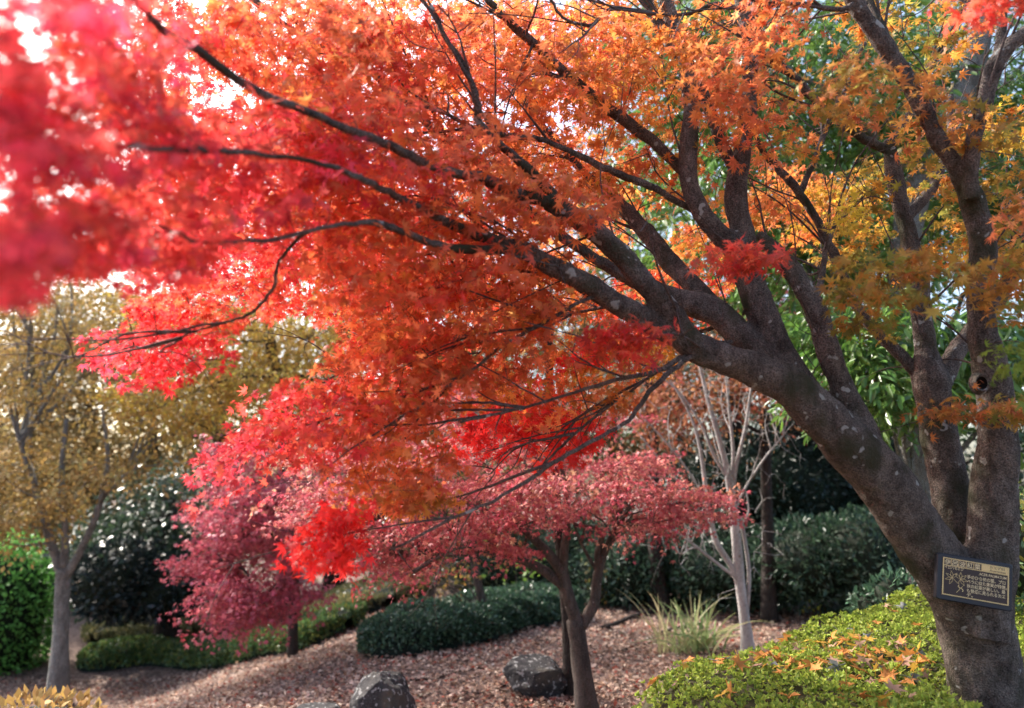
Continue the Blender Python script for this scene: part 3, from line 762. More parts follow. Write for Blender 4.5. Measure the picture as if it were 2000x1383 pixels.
def tree(name, label, cat, trunkpts, D, bmat, crowns, leaf, pal, size, nl=14, L=0.3, tmpl=PALM5, limbs=(), nlimb=6, sides=10, group=None, hang=0.5, flat=0.12, twr=0.004, droop=0.2, wob=0.0, mono=0.6, gaps=False, bare=0):
    P, r = pxpath(trunkpts, D)
    b0 = P[0].copy(); b0[2] += 0.06
    root = empty(name, b0, label, cat, group)
    tmb = MB()
    r2 = r.copy(); r2[0] *= 1.25
    Pt, _ = tube(tmb, P, r2, sides, 5, 0.06, wob=wob)
    sk = [Pt]
    Dm = D if np.isscalar(D) else D[-1]
    for lp in limbs:
        lD = Dm if len(lp) < 2 or not isinstance(lp[0], float) else lp[0]
        pts = lp[1:] if isinstance(lp[0], float) else lp
        Q, rr = pxpath(pts, lD, False)
        Q, _ = tube(tmb, Q, rr, 7, 5, 0.06, wob=wob)
        sk.append(Q)
    cm, twm = MB(), MB()
    allP = []
    top = P[-1]
    for (cx, cy_, rx, ry, cD, dr, n) in crowns:
        Q, cl, c, rad = crown_pts(cx, cy_, rx, ry, cD, dr, n)
        if gaps:
            a_, b_, _d = topx(Q); Q = Q[~in_gap(a_, b_, 0.9)]
        d = (Q - c) / rad; d[:, 2] *= 0.4
        d = nrm(d) + rng.normal(0, 0.4, d.shape)
        sprays(cm, Q, d, L * rng.uniform(0.7, 1.3, len(Q)), nl, size, tmpl, pal, flat=flat, droop=droop, hang=hang, mono=mono)
        allP.append(Q)
        SKc = np.concatenate(sk)
        for e_ in cl[:nlimb]:
            s_ = SKc[np.argmin(((SKc - (e_ - (0, 0, 0.35 * np.linalg.norm(e_ - top)))) ** 2).sum(1))]
            L_ = np.linalg.norm(e_ - s_)
            mid = (s_ + e_) / 2 + rng.normal(0, 0.08, 3) * L_ + (0, 0, 0.06 * L_)
            rs = max(0.006, min(r[-1] * 0.6, 0.018 * L_ + 0.004))
            Q_, _ = tube(tmb, [s_, mid, e_], [rs, rs * 0.65, rs * 0.25], 6, 5, 0.05, wob=L_ * 0.006)
            sk.append(Q_)
    Q = np.concatenate(allP) if allP else np.zeros((0, 3))
    if len(Q):
        SKc = np.concatenate(sk)
        Q = Q[rng.random(len(Q)) < 0.6][:2500]
        near = SKc[np.argmin(((Q[:, None] - SKc[None]) ** 2).sum(-1), 1)]
        if bare:
            Qb = np.concatenate([SKc[rng.integers(len(Pt), len(SKc), bare)] + rng.normal(0, 1, (bare, 3)) * (.28, .22, .2) + (0, 0, .12), Q])
            near, _f = chain(Qb, SKc)
            twigs(tmb, near, Qb, twr, twr * 0.35, sag=0.02, amp=0.05)
        else:
            a0 = len(cm.m)
            twigs(cm, near, Q, twr, twr * 0.35, sag=0.03)
            for q_ in range(a0, len(cm.m)): cm.m[q_][:] = 1
        cm.build("crown", [leaf, bmat], root, b0)
    tmb.build("trunk", bmat, root, b0)
    return root

PINK = [(.47, .095, .125), (.50, .125, .14), (.42, .075, .12), (.50, .17, .15), (.44, .06, .085), (.28, .045, .06)]
SALM = [(.54, .25, .16), (.48, .17, .13), (.56, .33, .19), (.40, .11, .11)]
MAG = [(.54, .12, .19), (.58, .16, .22), (.55, .14, .16)]
# pink maple in the middle
tree("maple_tree", "pink leaved maple with forked grey trunk beside the boulder", "tree",
     [(1150, 1420, 22.3), (1142, 1350, 20.5), (1132, 1270, 18.6), (1124, 1210, 18.0)], 6.5, PINKBARK,
     [(860, 955, 230, 17, 6.2, 1.0, 150), (760, 905, 170, 15, 6.6, 1.2, 110), (930, 880, 200, 15, 6.9, 1.2, 120), (780, 1040, 180, 20, 5.9, 0.7, 110), (1060, 945, 170, 16, 6.4, 1.0, 110),
      (980, 1015, 110, 14, 6.1, 0.6, 50), (1250, 975, 150, 20, 6.7, 0.8, 100), (1230, 1030, 60, 14, 6.3, .4, 26), (1150, 905, 170, 15, 7.2, 1.0, 90), (650, 965, 110, 22, 6.8, .8, 70), (770, 1105, 100, 18, 6.0, 0.5, 50),
      (1000, 820, 240, 16, 7.8, 1.0, 120), (870, 770, 200, 16, 8.2, 1.0, 90), (640, 1015, 80, 20, 6.8, .7, 45), (930, 1075, 80, 14, 5.9, .4, 26), (1330, 1005, 80, 16, 6.6, .5, 34), (1110, 1000, 60, 12, 6.2, .4, 20), (680, 850, 120, 18, 7.2, .8, 60)],
     SMALL, PINK + PINK + SALM, 0.034, 26, 0.36, PALM5, nlimb=4, hang=0.45, flat=0.05, droop=0.14,
     limbs=[[(1128, 1225, 14.9), (1108, 1160, 13.0), (1092, 1110, 11.2), (1050, 1060, 8.7), (1000, 1020, 6.2), (930, 990, 4.3), (820, 960, 3.1)],
            [(1106, 1150, 10.5), (1070, 1120, 9.9), (1020, 1095, 8.1), (960, 1080, 5.6), (880, 1075, 3.7), (780, 1090, 2.5)],
            [(1098, 1125, 9.3), (1104, 1060, 8.1), (1110, 1000, 6.2), (1100, 930, 4.3), (1080, 870, 3.1)],
            [(1135, 1225, 11.2), (1160, 1180, 10.5), (1168, 1120, 9.3), (1185, 1070, 7.4), (1205, 1030, 6.2), (1240, 980, 4.3), (1290, 960, 2.5)],
            [(1170, 1125, 8.1), (1168, 1080, 6.8), (1176, 1045, 5.6), (1160, 1030, 3.7), (1120, 1025, 3.1)],
            [(1168, 1120, 3.7), (1145, 1080, 3.1), (1130, 1050, 2.5), (1120, 1020, 2.5)]])
# magenta maple further left
tree("maple_tree", "magenta maple with low branches at the far end of the dark hedge", "tree",
     [(575, 1225, 9), (572, 1160, 8), (566, 1080, 7), (560, 1000, 6)], 11.3, DARKBARK,
     [(520, 950, 100, 26, 9.6, 1.1, 130), (490, 1010, 120, 24, 9.6, 1.1, 130), (480, 1080, 130, 30, 9.4, 1.0, 170), (510, 1160, 105, 36, 9.2, 0.8, 170), (490, 1200, 60, 18, 9.0, 0.5, 50), (460, 900, 70, 36, 9.6, 0.7, 70), (400, 1110, 50, 20, 9.4, 0.4, 50)],
     SMALL, MAG + PINK, 0.05, 22, 0.5, PALM5, nlimb=3, hang=0.45, flat=0.05, droop=0.1)
# dark thin trunk behind the pink maple
tree("conifer_tree", "dark straight ridged trunk close behind the pink maple", "tree",
     [(1116, 1345, 13.6), (1108, 1200, 11.8), (1096, 1080, 10.5), (1085, 960, 9.9), (1075, 800, 9.3), (1068, 600, 8.7)], 7.3, DARKBARK,
     [(1080, 560, 150, 140, 8.2, 1.0, 120)], SMALL, [(.35, .22, .05), (.3, .12, .05)], 0.05, 14, 0.35, OVAL, nlimb=4)
tree("oak_tree", "dark thick trunk rising before the black green shrubs", "tree",
     [(1288, 1182, 18.6), (1284, 1130, 15.5), (1280, 1060, 14.9), (1276, 960, 13.6), (1270, 820, 12.4), (1262, 650, 10.5)], 12.2, DARKBARK,
     [(1210, 640, 170, 130, 13.0, 1.6, 200)], MATTE, [(.3, .13, .05), (.36, .18, .06), (.25, .09, .05)], 0.10, 12, 0.6, OVAL, nlimb=5)
tree("young_tree", "slim leaning young trunk growing out of the dark hedge", "tree",
     [(945, 1215, 9), (940, 1170, 9), (930, 1120, 8), (920, 1060, 7), (905, 960, 6)], 10.6, PINKBARK,
     [(880, 1120, 70, 40, 10.6, 0.6, 30), (900, 900, 120, 90, 10.8, 1.0, 120)], SMALL, [(.36, .26, .06), (.2, .2, .05), (.42, .2, .06)], 0.05, 14, 0.4, OVAL, nlimb=3)
# pale bare tree
tree("bare_tree", "pale grey nearly bare tree with upswept branches and a few dry leaves", "tree",
     [(1462, 1268, 12.6), (1455, 1215, 10.6), (1447, 1150, 10.0), (1440, 1080, 9.3), (1434, 1010, 8.6), (1426, 950, 8.0), (1416, 900, 5.9), (1400, 840, 4.7), (1380, 770, 4.0), (1364, 700, 3.3), (1352, 640, 2.0)], 8.9, WHITEBARK,
     [(1400, 820, 130, 120, 8.9, 0.9, 42), (1330, 960, 90, 60, 8.8, 0.7, 12), (1470, 760, 90, 60, 9.0, 0.6, 16)], MATTE, [(.36, .17, .06), (.30, .12, .05), (.42, .24, .09)], 0.035, 5, 0.25, OVAL, nlimb=12, twr=0.0046, bare=700,
     limbs=[[(1450, 1190, 5.7), (1435, 1120, 5.7), (1400, 1060, 5.7), (1388, 1010, 5.1), (1378, 950, 4.5), (1368, 880, 3.2), (1352, 820, 2.5), (1320, 760, 1.9), (1290, 720, 1.3)],
            [(1458, 1210, 4.5), (1463, 1120, 3.8), (1452, 1040, 3.8), (1446, 1010, 3.2)],
            [(1430, 960, 4.5), (1440, 900, 3.8), (1455, 840, 3.2), (1464, 780, 2.5), (1470, 740, 1.9)],
            [(1428, 950, 3.8), (1432, 880, 3.2), (1424, 800, 2.5), (1418, 740, 1.9), (1410, 690, 1.3)],
            [(1425, 940, 3.8), (1395, 890, 3.2), (1370, 830, 2.5), (1330, 770, 1.9), (1290, 735, 1.3)],
            [(1440, 1130, 3.2), (1400, 1100, 2.8), (1350, 1060, 2.5), (1310, 1030, 1.9), (1287, 1030, 1.3)],
            [(1400, 1100, 2.5), (1360, 1070, 1.9), (1330, 1082, 1.3), (1322, 1070, 1.0)],
            [(1430, 1010, 2.5), (1452, 960, 2.2), (1490, 900, 1.9), (1530, 850, 1.3)],
            [(1395, 1040, 2.5), (1340, 960, 2.2), (1290, 900, 1.9), (1250, 850, 1.3)],
            [(1385, 985, 2.5), (1330, 900, 1.9), (1280, 840, 1.6), (1240, 800, 1.3)],
            [(1447, 1030, 2.2), (1462, 1000, 1.9), (1458, 960, 1.3)]])
# big grey barked evergreen on the right
GREEN = [(.09, .20, .04), (.07, .16, .035), (.13, .26, .05), (.055, .12, .035), (.17, .28, .05)]
tree("evergreen_tree", "tall green evergreen with grey ridged bark seen behind the maple trunk", "tree",
     [(1815, 1120, 36), (1800, 1010, 33), (1785, 880, 32), (1774, 760, 31), (1766, 640, 30), (1760, 520, 28), (1790, 380, 26), (1850, 240, 25), (1905, 110, 24), (1930, -60, 20)], 7.6, GREYBARK,
     [(1640, 620, 110, 80, 6.9, 0.8, 100), (1690, 740, 120, 90, 6.7, 0.8, 130), (1850, 640, 130, 120, 6.9, 0.9, 150), (1560, 150, 230, 200, 8.6, 1.6, 480), (1850, 130, 230, 220, 9.0, 1.6, 380),
      (1400, 380, 200, 190, 9.2, 1.6, 360), (1720, 420, 280, 160, 8.8, 1.6, 420), (1960, 780, 90, 150, 7.2, 0.9, 140), (1560, 520, 130, 110, 8.4, 1.2, 130), (1950, 350, 130, 160, 8.6, 1.2, 180), (1300, 150, 120, 120, 9.6, 1.2, 130)],
     GLOSSY, GREEN, 0.13, 17, 0.5, LANCE, nlimb=2, hang=0.9, flat=0.15, sides=12)
tree("evergreen_tree", "tall mid green evergreen filling the sky behind the maple stems", "tree",
     [(1420, 1175, 24), (1425, 900, 20), (1440, 600, 17), (1460, 350, 14), (1470, 150, 10)], 14.0, DARKBARK,
     [(1500, 130, 260, 190, 13.5, 1.8, 420), (1350, 420, 180, 170, 13.5, 1.6, 250), (1750, 230, 240, 220, 14, 1.8, 380), (1600, 480, 220, 150, 14, 1.6, 260), (1950, 120, 170, 190, 14, 1.6, 220)], GLOSSY, [(.07, .14, .035), (.05, .10, .03), (.11, .18, .04), (.16, .19, .05)], 0.16, 15, 0.7, LANCE, nlimb=6, hang=0.8)
tree("brown_oak_tree", "small oak with curled rust brown dry leaves behind the pale bare tree", "tree",
     [(1500, 1190, 14), (1500, 1050, 12), (1495, 900, 10), (1490, 780, 8)], 11.2, DARKBARK,
     [(1500, 760, 150, 130, 10.8, 1.2, 230), (1340, 740, 130, 110, 11.0, 1.2, 230), (1250, 800, 130, 70, 11.4, 1.0, 130)], MATTE, [(.34, .14, .06), (.42, .20, .08), (.28, .10, .05), (.40, .09, .07)], 0.085, 12, 0.45, OVAL, nlimb=5, hang=0.9)
tree("maple_tree", "distant pink red maple crown showing between the big trunk forks", "tree",
     [(1560, 1150, 14), (1560, 1000, 12), (1556, 850, 10), (1552, 700, 8)], 13.5, DARKBARK,
     [(1560, 610, 80, 50, 13.0, 1.0, 90)], SMALL, MAG + PINK, 0.07, 20, 0.5, PALM5, nlimb=4)
# yellow tree behind the red crown, left of centre
OCH = [(.42, .27, .09), (.36, .22, .09), (.48, .33, .10), (.28, .20, .08)]
tree("zelkova_tree", "golden yellow tree behind the red crown with dark limbs", "tree",
     [(560, 1215, 22), (566, 1050, 18), (560, 880, 15), (540, 740, 12), (520, 620, 9)], 13.0, DARKBARK,
     [(480, 580, 210, 120, 12.5, 1.6, 480), (540, 700, 150, 90, 12.0, 1.4, 360), (370, 780, 130, 55, 12.0, 1.0, 190), (720, 640, 180, 140, 13.2, 1.4, 320)], MATTE, [(.50, .30, .07), (.44, .24, .07), (.55, .38, .07), (.36, .24, .07), (.5, .46, .08)], 0.085, 14, 0.55, OVAL, nlimb=6)
tree("zelkova_tree", "ochre leaved tree with grey trunk forking low at far left", "tree",
     [(112, 1362, 17.8), (118, 1260, 15.5), (122, 1160, 14.1), (124, 1110, 13.3)], 12.2, GREYBARK,
     [(150, 760, 170, 130, 13.5, 1.8, 330), (60, 940, 130, 110, 12.5, 1.2, 260), (250, 920, 100, 40, 12.0, 0.9, 70), (120, 620, 150, 100, 13.5, 1.5, 220), (30, 1010, 90, 60, 11.6, 0.7, 90), (320, 800, 110, 60, 13, 1.0, 110), (90, 570, 150, 60, 14.2, 1.4, 200), (280, 610, 120, 60, 14.5, 1.3, 150)],
     MATTE, OCH + [(.35, .3, .10)], 0.10, 13, 0.6, OVAL, nlimb=5,
     limbs=[[(124, 1130, 10.4), (100, 1060, 8.1), (80, 990, 6.7), (50, 900, 4.4), (20, 800, 3.0)], [(126, 1130, 9.6), (160, 1070, 7.4), (190, 1000, 5.9), (210, 900, 4.4), (200, 800, 3.0)], [(124, 1110, 8.9), (128, 1040, 7.4), (120, 940, 5.9), (130, 820, 3.7)]])
DKG = [(.03, .058, .036), (.04, .075, .04), (.022, .042, .03), (.055, .09, .045)]
tree("evergreen_tree", "dark blue green evergreen standing behind the magenta maple", "tree",
     [(330, 1215, 20), (330, 1080, 17), (330, 960, 13)], 16, DARKBARK,
     [(320, 960, 130, 120, 16, 1.8, 280), (250, 1090, 120, 90, 15.5, 1.4, 200), (400, 1060, 90, 130, 16.5, 1.5, 200)], GLOSSY, DKG, 0.13, 14, 0.6, OVAL, nlimb=4)
tree("evergreen_tree", "dark evergreen wood edge tree behind the pink maple crown", "tree",
     [(820, 1190, 20), (820, 1080, 17), (815, 960, 13), (810, 860, 11)], 15.5, DARKBARK,
     [(760, 1010, 200, 150, 15.5, 1.6, 300), (950, 900, 170, 120, 15.8, 1.6, 200), (700, 850, 150, 110, 16, 1.5, 130)], GLOSSY, DKG + [(.06, .08, .03)], 0.13, 14, 0.6, OVAL, nlimb=4)
tree("evergreen_tree", "tall evergreen closing the view behind the green tree", "tree",
     [(1650, 1170, 24), (1650, 1000, 21), (1640, 800, 18), (1630, 600, 15)], 15.5, DARKBARK,
     [(1640, 700, 260, 190, 15, 1.8, 300), (1850, 850, 220, 200, 14.5, 1.8, 240), (1400, 740, 180, 130, 15.5, 1.6, 170), (1950, 560, 160, 160, 15, 1.6, 110)], GLOSSY, DKG + [(.06, .11, .03)], 0.15, 14, 0.65, OVAL, nlimb=5)
for cx, D_, h_, lab, pal in ((90, 28, 700, "far dark olive tree at the left behind the fading ochre trees", [(.14, .14, .06), (.2, .17, .07), (.09, .10, .05)]), (560, 28, 480, "tall far brown green tree behind the golden zelkova", [(.2, .17, .06), (.3, .22, .07), (.10, .12, .05)]),
                       (800, 27, 420, "tall far amber tree hidden behind the middle of the red crown", [(.34, .2, .06), (.42, .26, .07), (.2, .16, .06)]), (1000, 28, 380, "tall far olive tree behind the orange crown", [(.2, .2, .06), (.34, .22, .06), (.12, .15, .05)]), (1200, 27, 340, "tall far green tree behind the orange stems", [(.10, .16, .05), (.08, .12, .04), (.24, .2, .06)]),
                       (300, 23, 640, "brown and ochre tree between the golden trees far behind", [(.22, .15, .06), (.3, .2, .07), (.12, .12, .05)]), (60, 27, 640, "far dull brown tree behind the ochre tree", [(.26, .17, .07), (.3, .22, .08), (.15, .13, .06)]),
                       (180, 24, 700, "pale ochre tree far behind the left garden slope", OCH), (-40, 22, 820, "far yellow tree at the left edge beyond the green hedge", OCH + [(.3, .3, .12)]),
                       (430, 26, 760, "olive yellow tree far behind the golden zelkova", OCH + [(.2, .2, .06)]), (650, 25, 720, "far amber tree deep behind the red crown", OCH),
                       (1330, 22, 640, "far green brown tree deep behind the pale bare tree", [(.2, .14, .06), (.12, .14, .05), (.3, .2, .07), (.07, .1, .04)]), (860, 24, 660, "far yellow green tree deep behind the middle of the red crown", [(.3, .26, .07), (.2, .2, .06), (.4, .3, .08)]), (1050, 23, 720, "far brown tree deep behind the pink maple", [(.25, .16, .06), (.3, .2, .06), (.1, .12, .05)])):
    tree("distant_tree", lab, "tree", [(cx, 1190, 20), (cx + 6, 1060, 17), (cx, 920, 13), (cx - 5, 800, 9)], float(D_), DARKBARK,
         [(cx, h_, 150, 120, D_, 2.6, 230), (cx + 20, h_ + 170, 160, 130, D_ - 0.5, 2.4, 230), (cx - 10, h_ + 320, 170, 100, D_ - 1, 2.2, 200)] + ([(cx + 10, h_ + 470, 170, 90, D_ - 1, 2.2, 150)] if h_ < 500 else []), MATTE, pal, 0.21, 13, 1.0, OVAL, nlimb=4, twr=0.01, gaps=True)

# ---------------------------------------------------------------- hedges and shrubs
def blob(mb, c, rad, seed=0.0, amp=0.12, nu=26, nv=16, m=0, col=(.02, .03, .02), scale=0.94):
    u = np.linspace(0, 2 * math.pi, nu, endpoint=False); v = np.linspace(0.02, math.pi - 0.02, nv)
    U, V = np.meshgrid(u, v, indexing='ij')
    d = np.stack([np.cos(U) * np.sin(V), np.sin(U) * np.sin(V), np.cos(V)], -1)
    k_ = np.array([noise.noise(Vector(p) * 2.2 + Vector((seed, seed, 0))) for p in d.reshape(-1, 3)]).reshape(d.shape[:2])
    P = c + d * np.asarray(rad) * (scale * (1 + amp * k_))[..., None]
    i, j = np.meshgrid(np.arange(nu), np.arange(nv - 1), indexing='ij'); i2 = (i + 1) % nu
    mb.add(P.reshape(-1, 3), np.stack([i * nv + j, i * nv + j + 1, i2 * nv + j + 1, i2 * nv + j], -1).reshape(-1, 4), col, m)

def shrub(name, label, ells, mat, pal, size, dens, tmpl=OVAL, core=(.02, .03, .018), cat="shrub", group=None, tuft=0.05, stems=True):
    """ells: (world centre, radii); leaves crowd the surface of each lump"""
    c0 = np.mean([e_[0] for e_ in ells], 0)
    b0 = np.array([c0[0], c0[1], float(gz(c0[0], c0[1]))])
    root = empty(name, b0, label, cat, group)
    cm, co_ = MB(), MB()
    for q, (c, rad) in enumerate(ells):
        c, rad = np.asarray(c, float), np.asarray(rad, float)
        blob(co_, c, rad, q * 3.7, scale=0.78, col=core)
        area = 4 * math.pi * (((rad[0] * rad[1]) ** 1.6 + (rad[0] * rad[2]) ** 1.6 + (rad[1] * rad[2]) ** 1.6) / 3) ** (1 / 1.6)
        n_ = int(area * dens)
        d = nrm(rng.normal(0, 1, (n_, 3)))
        bumps = np.array([noise.noise(Vector(p) * 3.1 + Vector((q * 3.7, 1, 2))) for p in d])
        rr = 1.0 + 0.16 * bumps - rng.random(n_) ** 2 * 0.24 + rng.normal(0, 0.03, n_)
        P = c + d * rad * rr[:, None]
        ok = P[:, 2] > gz(P[:, 0], P[:, 1]) + 0.02
        P, d = P[ok], d[ok]
        tip = d + rng.normal(0, 0.75, d.shape) + (0, 0, 0.25)
        nor = d + rng.normal(0, 0.55, d.shape) + (0, 0, 0.5)
        leaves(cm, P, size * rng.uniform(0.6, 1.25, len(P)), tip, nor, tmpl, pick(pal, len(P), 0.22))
    co_.build("dark_core", MATTE, root, b0)  # solid dark hull added inside for opacity, standing in for the shaded interior
    cm.build("foliage", mat, root, b0)
    return root

def E(cx, cy_, rx, ry, D, dr):
    return at(cx, cy_, D), (rx * D / F, dr, ry * D / F)
SHR = [(.03, .065, .04), (.04, .085, .048), (.022, .048, .033), (.06, .11, .06)]
shrub("evergreen_shrub", "dark green rounded shrub left of the thick dark trunk", [E(1235, 1110, 90, 85, 13.0, 1.0), E(1180, 1130, 70, 70, 13.2, 0.9)], GLOSSY, SHR, 0.11, 420, LANCE)
shrub("evergreen_shrub", "broad dark green shrub behind the pale bare tree", [E(1420, 1110, 150, 90, 12.6, 1.2), E(1370, 1060, 110, 100, 13.4, 1.2)], GLOSSY, SHR, 0.11, 420, LANCE)
shrub("evergreen_shrub", "dark shrub under the leaning trunk right of the pale tree", [E(1600, 1100, 140, 85, 11.6, 1.1), E(1690, 1090, 100, 95, 11.0, 0.9)], GLOSSY, SHR + [(.05, .10, .05)], 0.10, 460, LANCE)
shrub("tall_shrub", "tall near black evergreen shrub filling the gap below the maple limbs", [E(1540, 950, 150, 120, 13.6, 1.2), E(1650, 900, 130, 130, 13.8, 1.2), E(1420, 960, 130, 110, 14.2, 1.1)], GLOSSY, [(.014, .03, .022), (.02, .042, .028)], 0.13, 320, LANCE)
shrub("tall_shrub", "dark evergreen shrub behind the fork of the pink maple", [E(1110, 1100, 110, 90, 14.2, 1.0), E(1000, 1110, 110, 80, 14.5, 1.0)], GLOSSY, SHR + [(.07, .10, .03)], 0.12, 320, LANCE)
shrub("leafy_shrub", "light green leafy shrub right of the trunk behind the sign", [E(1990, 1080, 60, 110, 4.7, 0.25), E(1960, 1010, 50, 60, 5.2, 0.25)], GLOSSY, [(.08, .16, .06), (.12, .2, .06), (.3, .26, .05), (.06, .12, .06)], 0.065, 900, LANCE)
shrub("leafy_shrub", "blue green low shrub tucked against the left edge of the maple trunk", [E(1750, 1165, 50, 45, 6.4, 0.2), E(1715, 1185, 50, 34, 6.5, 0.2)], GLOSSY, [(.06, .13, .08), (.08, .16, .09), (.05, .10, .06)], 0.085, 500, LANCE)
shrub("green_shrub", "bright green clipped bush at the far left edge", [E(0, 1215, 84, 165, 14.5, 1.3), E(-100, 1200, 100, 175, 15, 1.3)], SMALL, [(.13, .34, .07), (.10, .28, .06), (.16, .38, .09)], 0.10, 420)
shrub("yellow_shrub", "low yellow leaved plant at the bottom left corner", [E(60, 1440, 150, 68, 3.2, 0.25)], MATTE, OCH, 0.05, 900)
shrub("evergreen_shrub", "very dark round shrub behind the left hedge", [E(240, 1130, 90, 75, 14.5, 1.0), E(320, 1150, 80, 60, 14.6, 0.9)], GLOSSY, [(.012, .022, .022), (.018, .03, .028)], 0.13, 300)

def hedge(name, label, pts, wd, ht, pal, size, dens, mat=GLOSSY, core=(.015, .025, .018)):
    """clipped hedge along ground points"""
    pts = np.array(pts, float)
    P, _ = spline(pts, np.zeros(len(pts)), 10)
    L = np.concatenate([[0], np.cumsum(np.linalg.norm(np.diff(P, axis=0), axis=1))])
    b0 = P[len(P) // 2].copy(); b0[2] = float(gz(b0[0], b0[1]))
    root = empty(name, b0, label, "hedge")
    n_ = int(L[-1] * (wd + 2 * ht) * dens)
    def surf(s, th, k_):
        c = np.stack([np.interp(s, L, P[:, q]) for q in range(3)], -1)
        T = nrm(np.stack([np.interp(s + 0.05, L, P[:, q]) - np.interp(s - 0.05, L, P[:, q]) for q in range(3)], -1) + 1e-9)
        Nn = np.stack([-T[..., 1], T[..., 0], 0 * T[..., 0]], -1)
        ca, sa = np.cos(th), np.sin(th)
        cu, su = np.sign(ca) * np.abs(ca) ** 0.45, np.abs(sa) ** 0.45
        endf = np.clip(np.minimum(s, L[-1] - s) / (wd * 0.5), 0.0, 1)
        endf = np.sqrt(np.maximum(1 - (1 - endf) ** 2.5, 0.02))
        b_ = 1 + 0.05 * np.sin(s * 5 + th * 2) + 0.05 * np.sin(s * 11 - th * 5) + 0.04 * np.sin(s * 2.3)
        Q = c + Nn * (wd / 2 * cu * k_ * endf * b_)[..., None]
        Q[..., 2] = gz(Q[..., 0], Q[..., 1]) + ht * su * k_ * (0.55 + 0.45 * endf) * b_
        return Q, nrm(Nn * cu[..., None] + np.array([0, 0, 1.0]) * su[..., None] * 1.1)
    s = rng.uniform(0, L[-1], n_); th = rng.uniform(0.03, math.pi - 0.03, n_)
    Q, nn = surf(s, th, 1.0 - rng.random(n_) ** 2 * 0.14 + rng.normal(0, 0.02, n_))
    cm, co_ = MB(), MB()
    leaves(cm, Q, size * rng.uniform(0.6, 1.25, n_), nn + rng.normal(0, .9, Q.shape), nn + rng.normal(0, .6, Q.shape), OVAL, pick(pal, n_, 0.22))
    S_, T_ = np.meshgrid(np.linspace(0.01, L[-1] - 0.01, 60), np.linspace(0, math.pi, 14), indexing='ij')
    Qc, _n = surf(S_, T_, 0.86)
    i, j = np.meshgrid(np.arange(59), np.arange(13), indexing='ij')
    co_.add(Qc.reshape(-1, 3), np.stack([i * 14 + j, (i + 1) * 14 + j, (i + 1) * 14 + j + 1, i * 14 + j + 1], -1).reshape(-1, 4), core)
    co_.build("dark_core", MATTE, root, b0)  # opaque dark filling added under the leaves, coloured like the hedge's shaded inside
    cm.build("foliage", mat, root, b0)
    return root
def inward(p, d=0.6):
    q = np.array(p); v = q[:2] / np.linalg.norm(q[:2]); q[:2] += v * d; return q
HG = [(.045, .095, .055), (.06, .12, .065), (.032, .07, .042), (.075, .14, .075)]
hedge("clipped_hedge", "dark blue green clipped hedge behind the two boulders", [inward(gpt(700, 1288)), inward(gpt(800, 1280)), inward(gpt(940, 1250)), inward(gpt(1040, 1222)), inward(gpt(1100, 1208))], 1.5, 0.44, HG, 0.055, 3600)
hedge("clipped_hedge", "long low green hedge along the left garden slope", [inward(gpt(150, 1318)), inward(gpt(330, 1302)), inward(gpt(520, 1278)), inward(gpt(680, 1248))], 1.2, 0.38, [(.075, .15, .05), (.10, .18, .055), (.05, .11, .04), (.22, .22, .05)], 0.06, 2600)
hedge("ground_cover_hedge", "olive green low planting on the slope behind the left hedge", [inward(gpt(180, 1270)), inward(gpt(380, 1235)), inward(gpt(560, 1215)), inward(gpt(760, 1195))], 2.4, 0.4, [(.16, .17, .07), (.22, .20, .09), (.11, .14, .06), (.28, .23, .10)], 0.07, 1300)

# bright azalea mound round the maple foot
def az_top(x, y):
    z = 0.49 + 0.115 * (x - 0.73) + 0.02 * (y - 4)
    z = z + 0.022 * np.sin(x * 4.2 + y * 2.1) + 0.018 * np.sin(y * 5.3 - x * 2.0) + 0.014 * np.sin(x * 11) * np.sin(y * 9)
    yb = 4.7 + 0.66 * (x - 0.73) + 0.05 * np.sin(x * 7)
    xl = 0.40 + 0.04 * np.sin(y * 5) + 0.12 * np.abs(y - 3.2)
    e_ = np.minimum(np.minimum((x - xl) / 0.26, (yb - y) / 0.35), (y - 1.9 - 1.9 * ss((x - 1.85) / 0.3)) / 0.3)
    f = np.sqrt(np.clip(1 - (1 - np.clip(e_, 0, 1)) ** 2, 0, 1))
    g = gz(x, y)
    return g + (z - g) * f, e_ > 0
azb = np.array([1.9, 3.4, float(gz(1.9, 3.4))])
az = empty("azalea_hedge", azb, "bright yellow green clipped azalea mound around the maple foot", "hedge")
am = MB()
n = 46000
x, y = rng.uniform(0.35, 4.3, n), rng.uniform(1.9, 7.0, n)
kz, ok = az_top(x, y)
tuft = np.array([noise.noise(Vector((a_ * 9, b_ * 9, 0))) + 0.5 * noise.noise(Vector((a_ * 22, b_ * 22, 3))) for a_, b_ in zip(x, y)])
ok &= rng.random(n) < np.clip(0.75 + tuft * 1.1, 0.12, 1)
kz = kz + np.where(ok, 0.05 * tuft, 0)
g_ = gz(x, y)
P = np.stack([x, y, kz], 1)[ok]
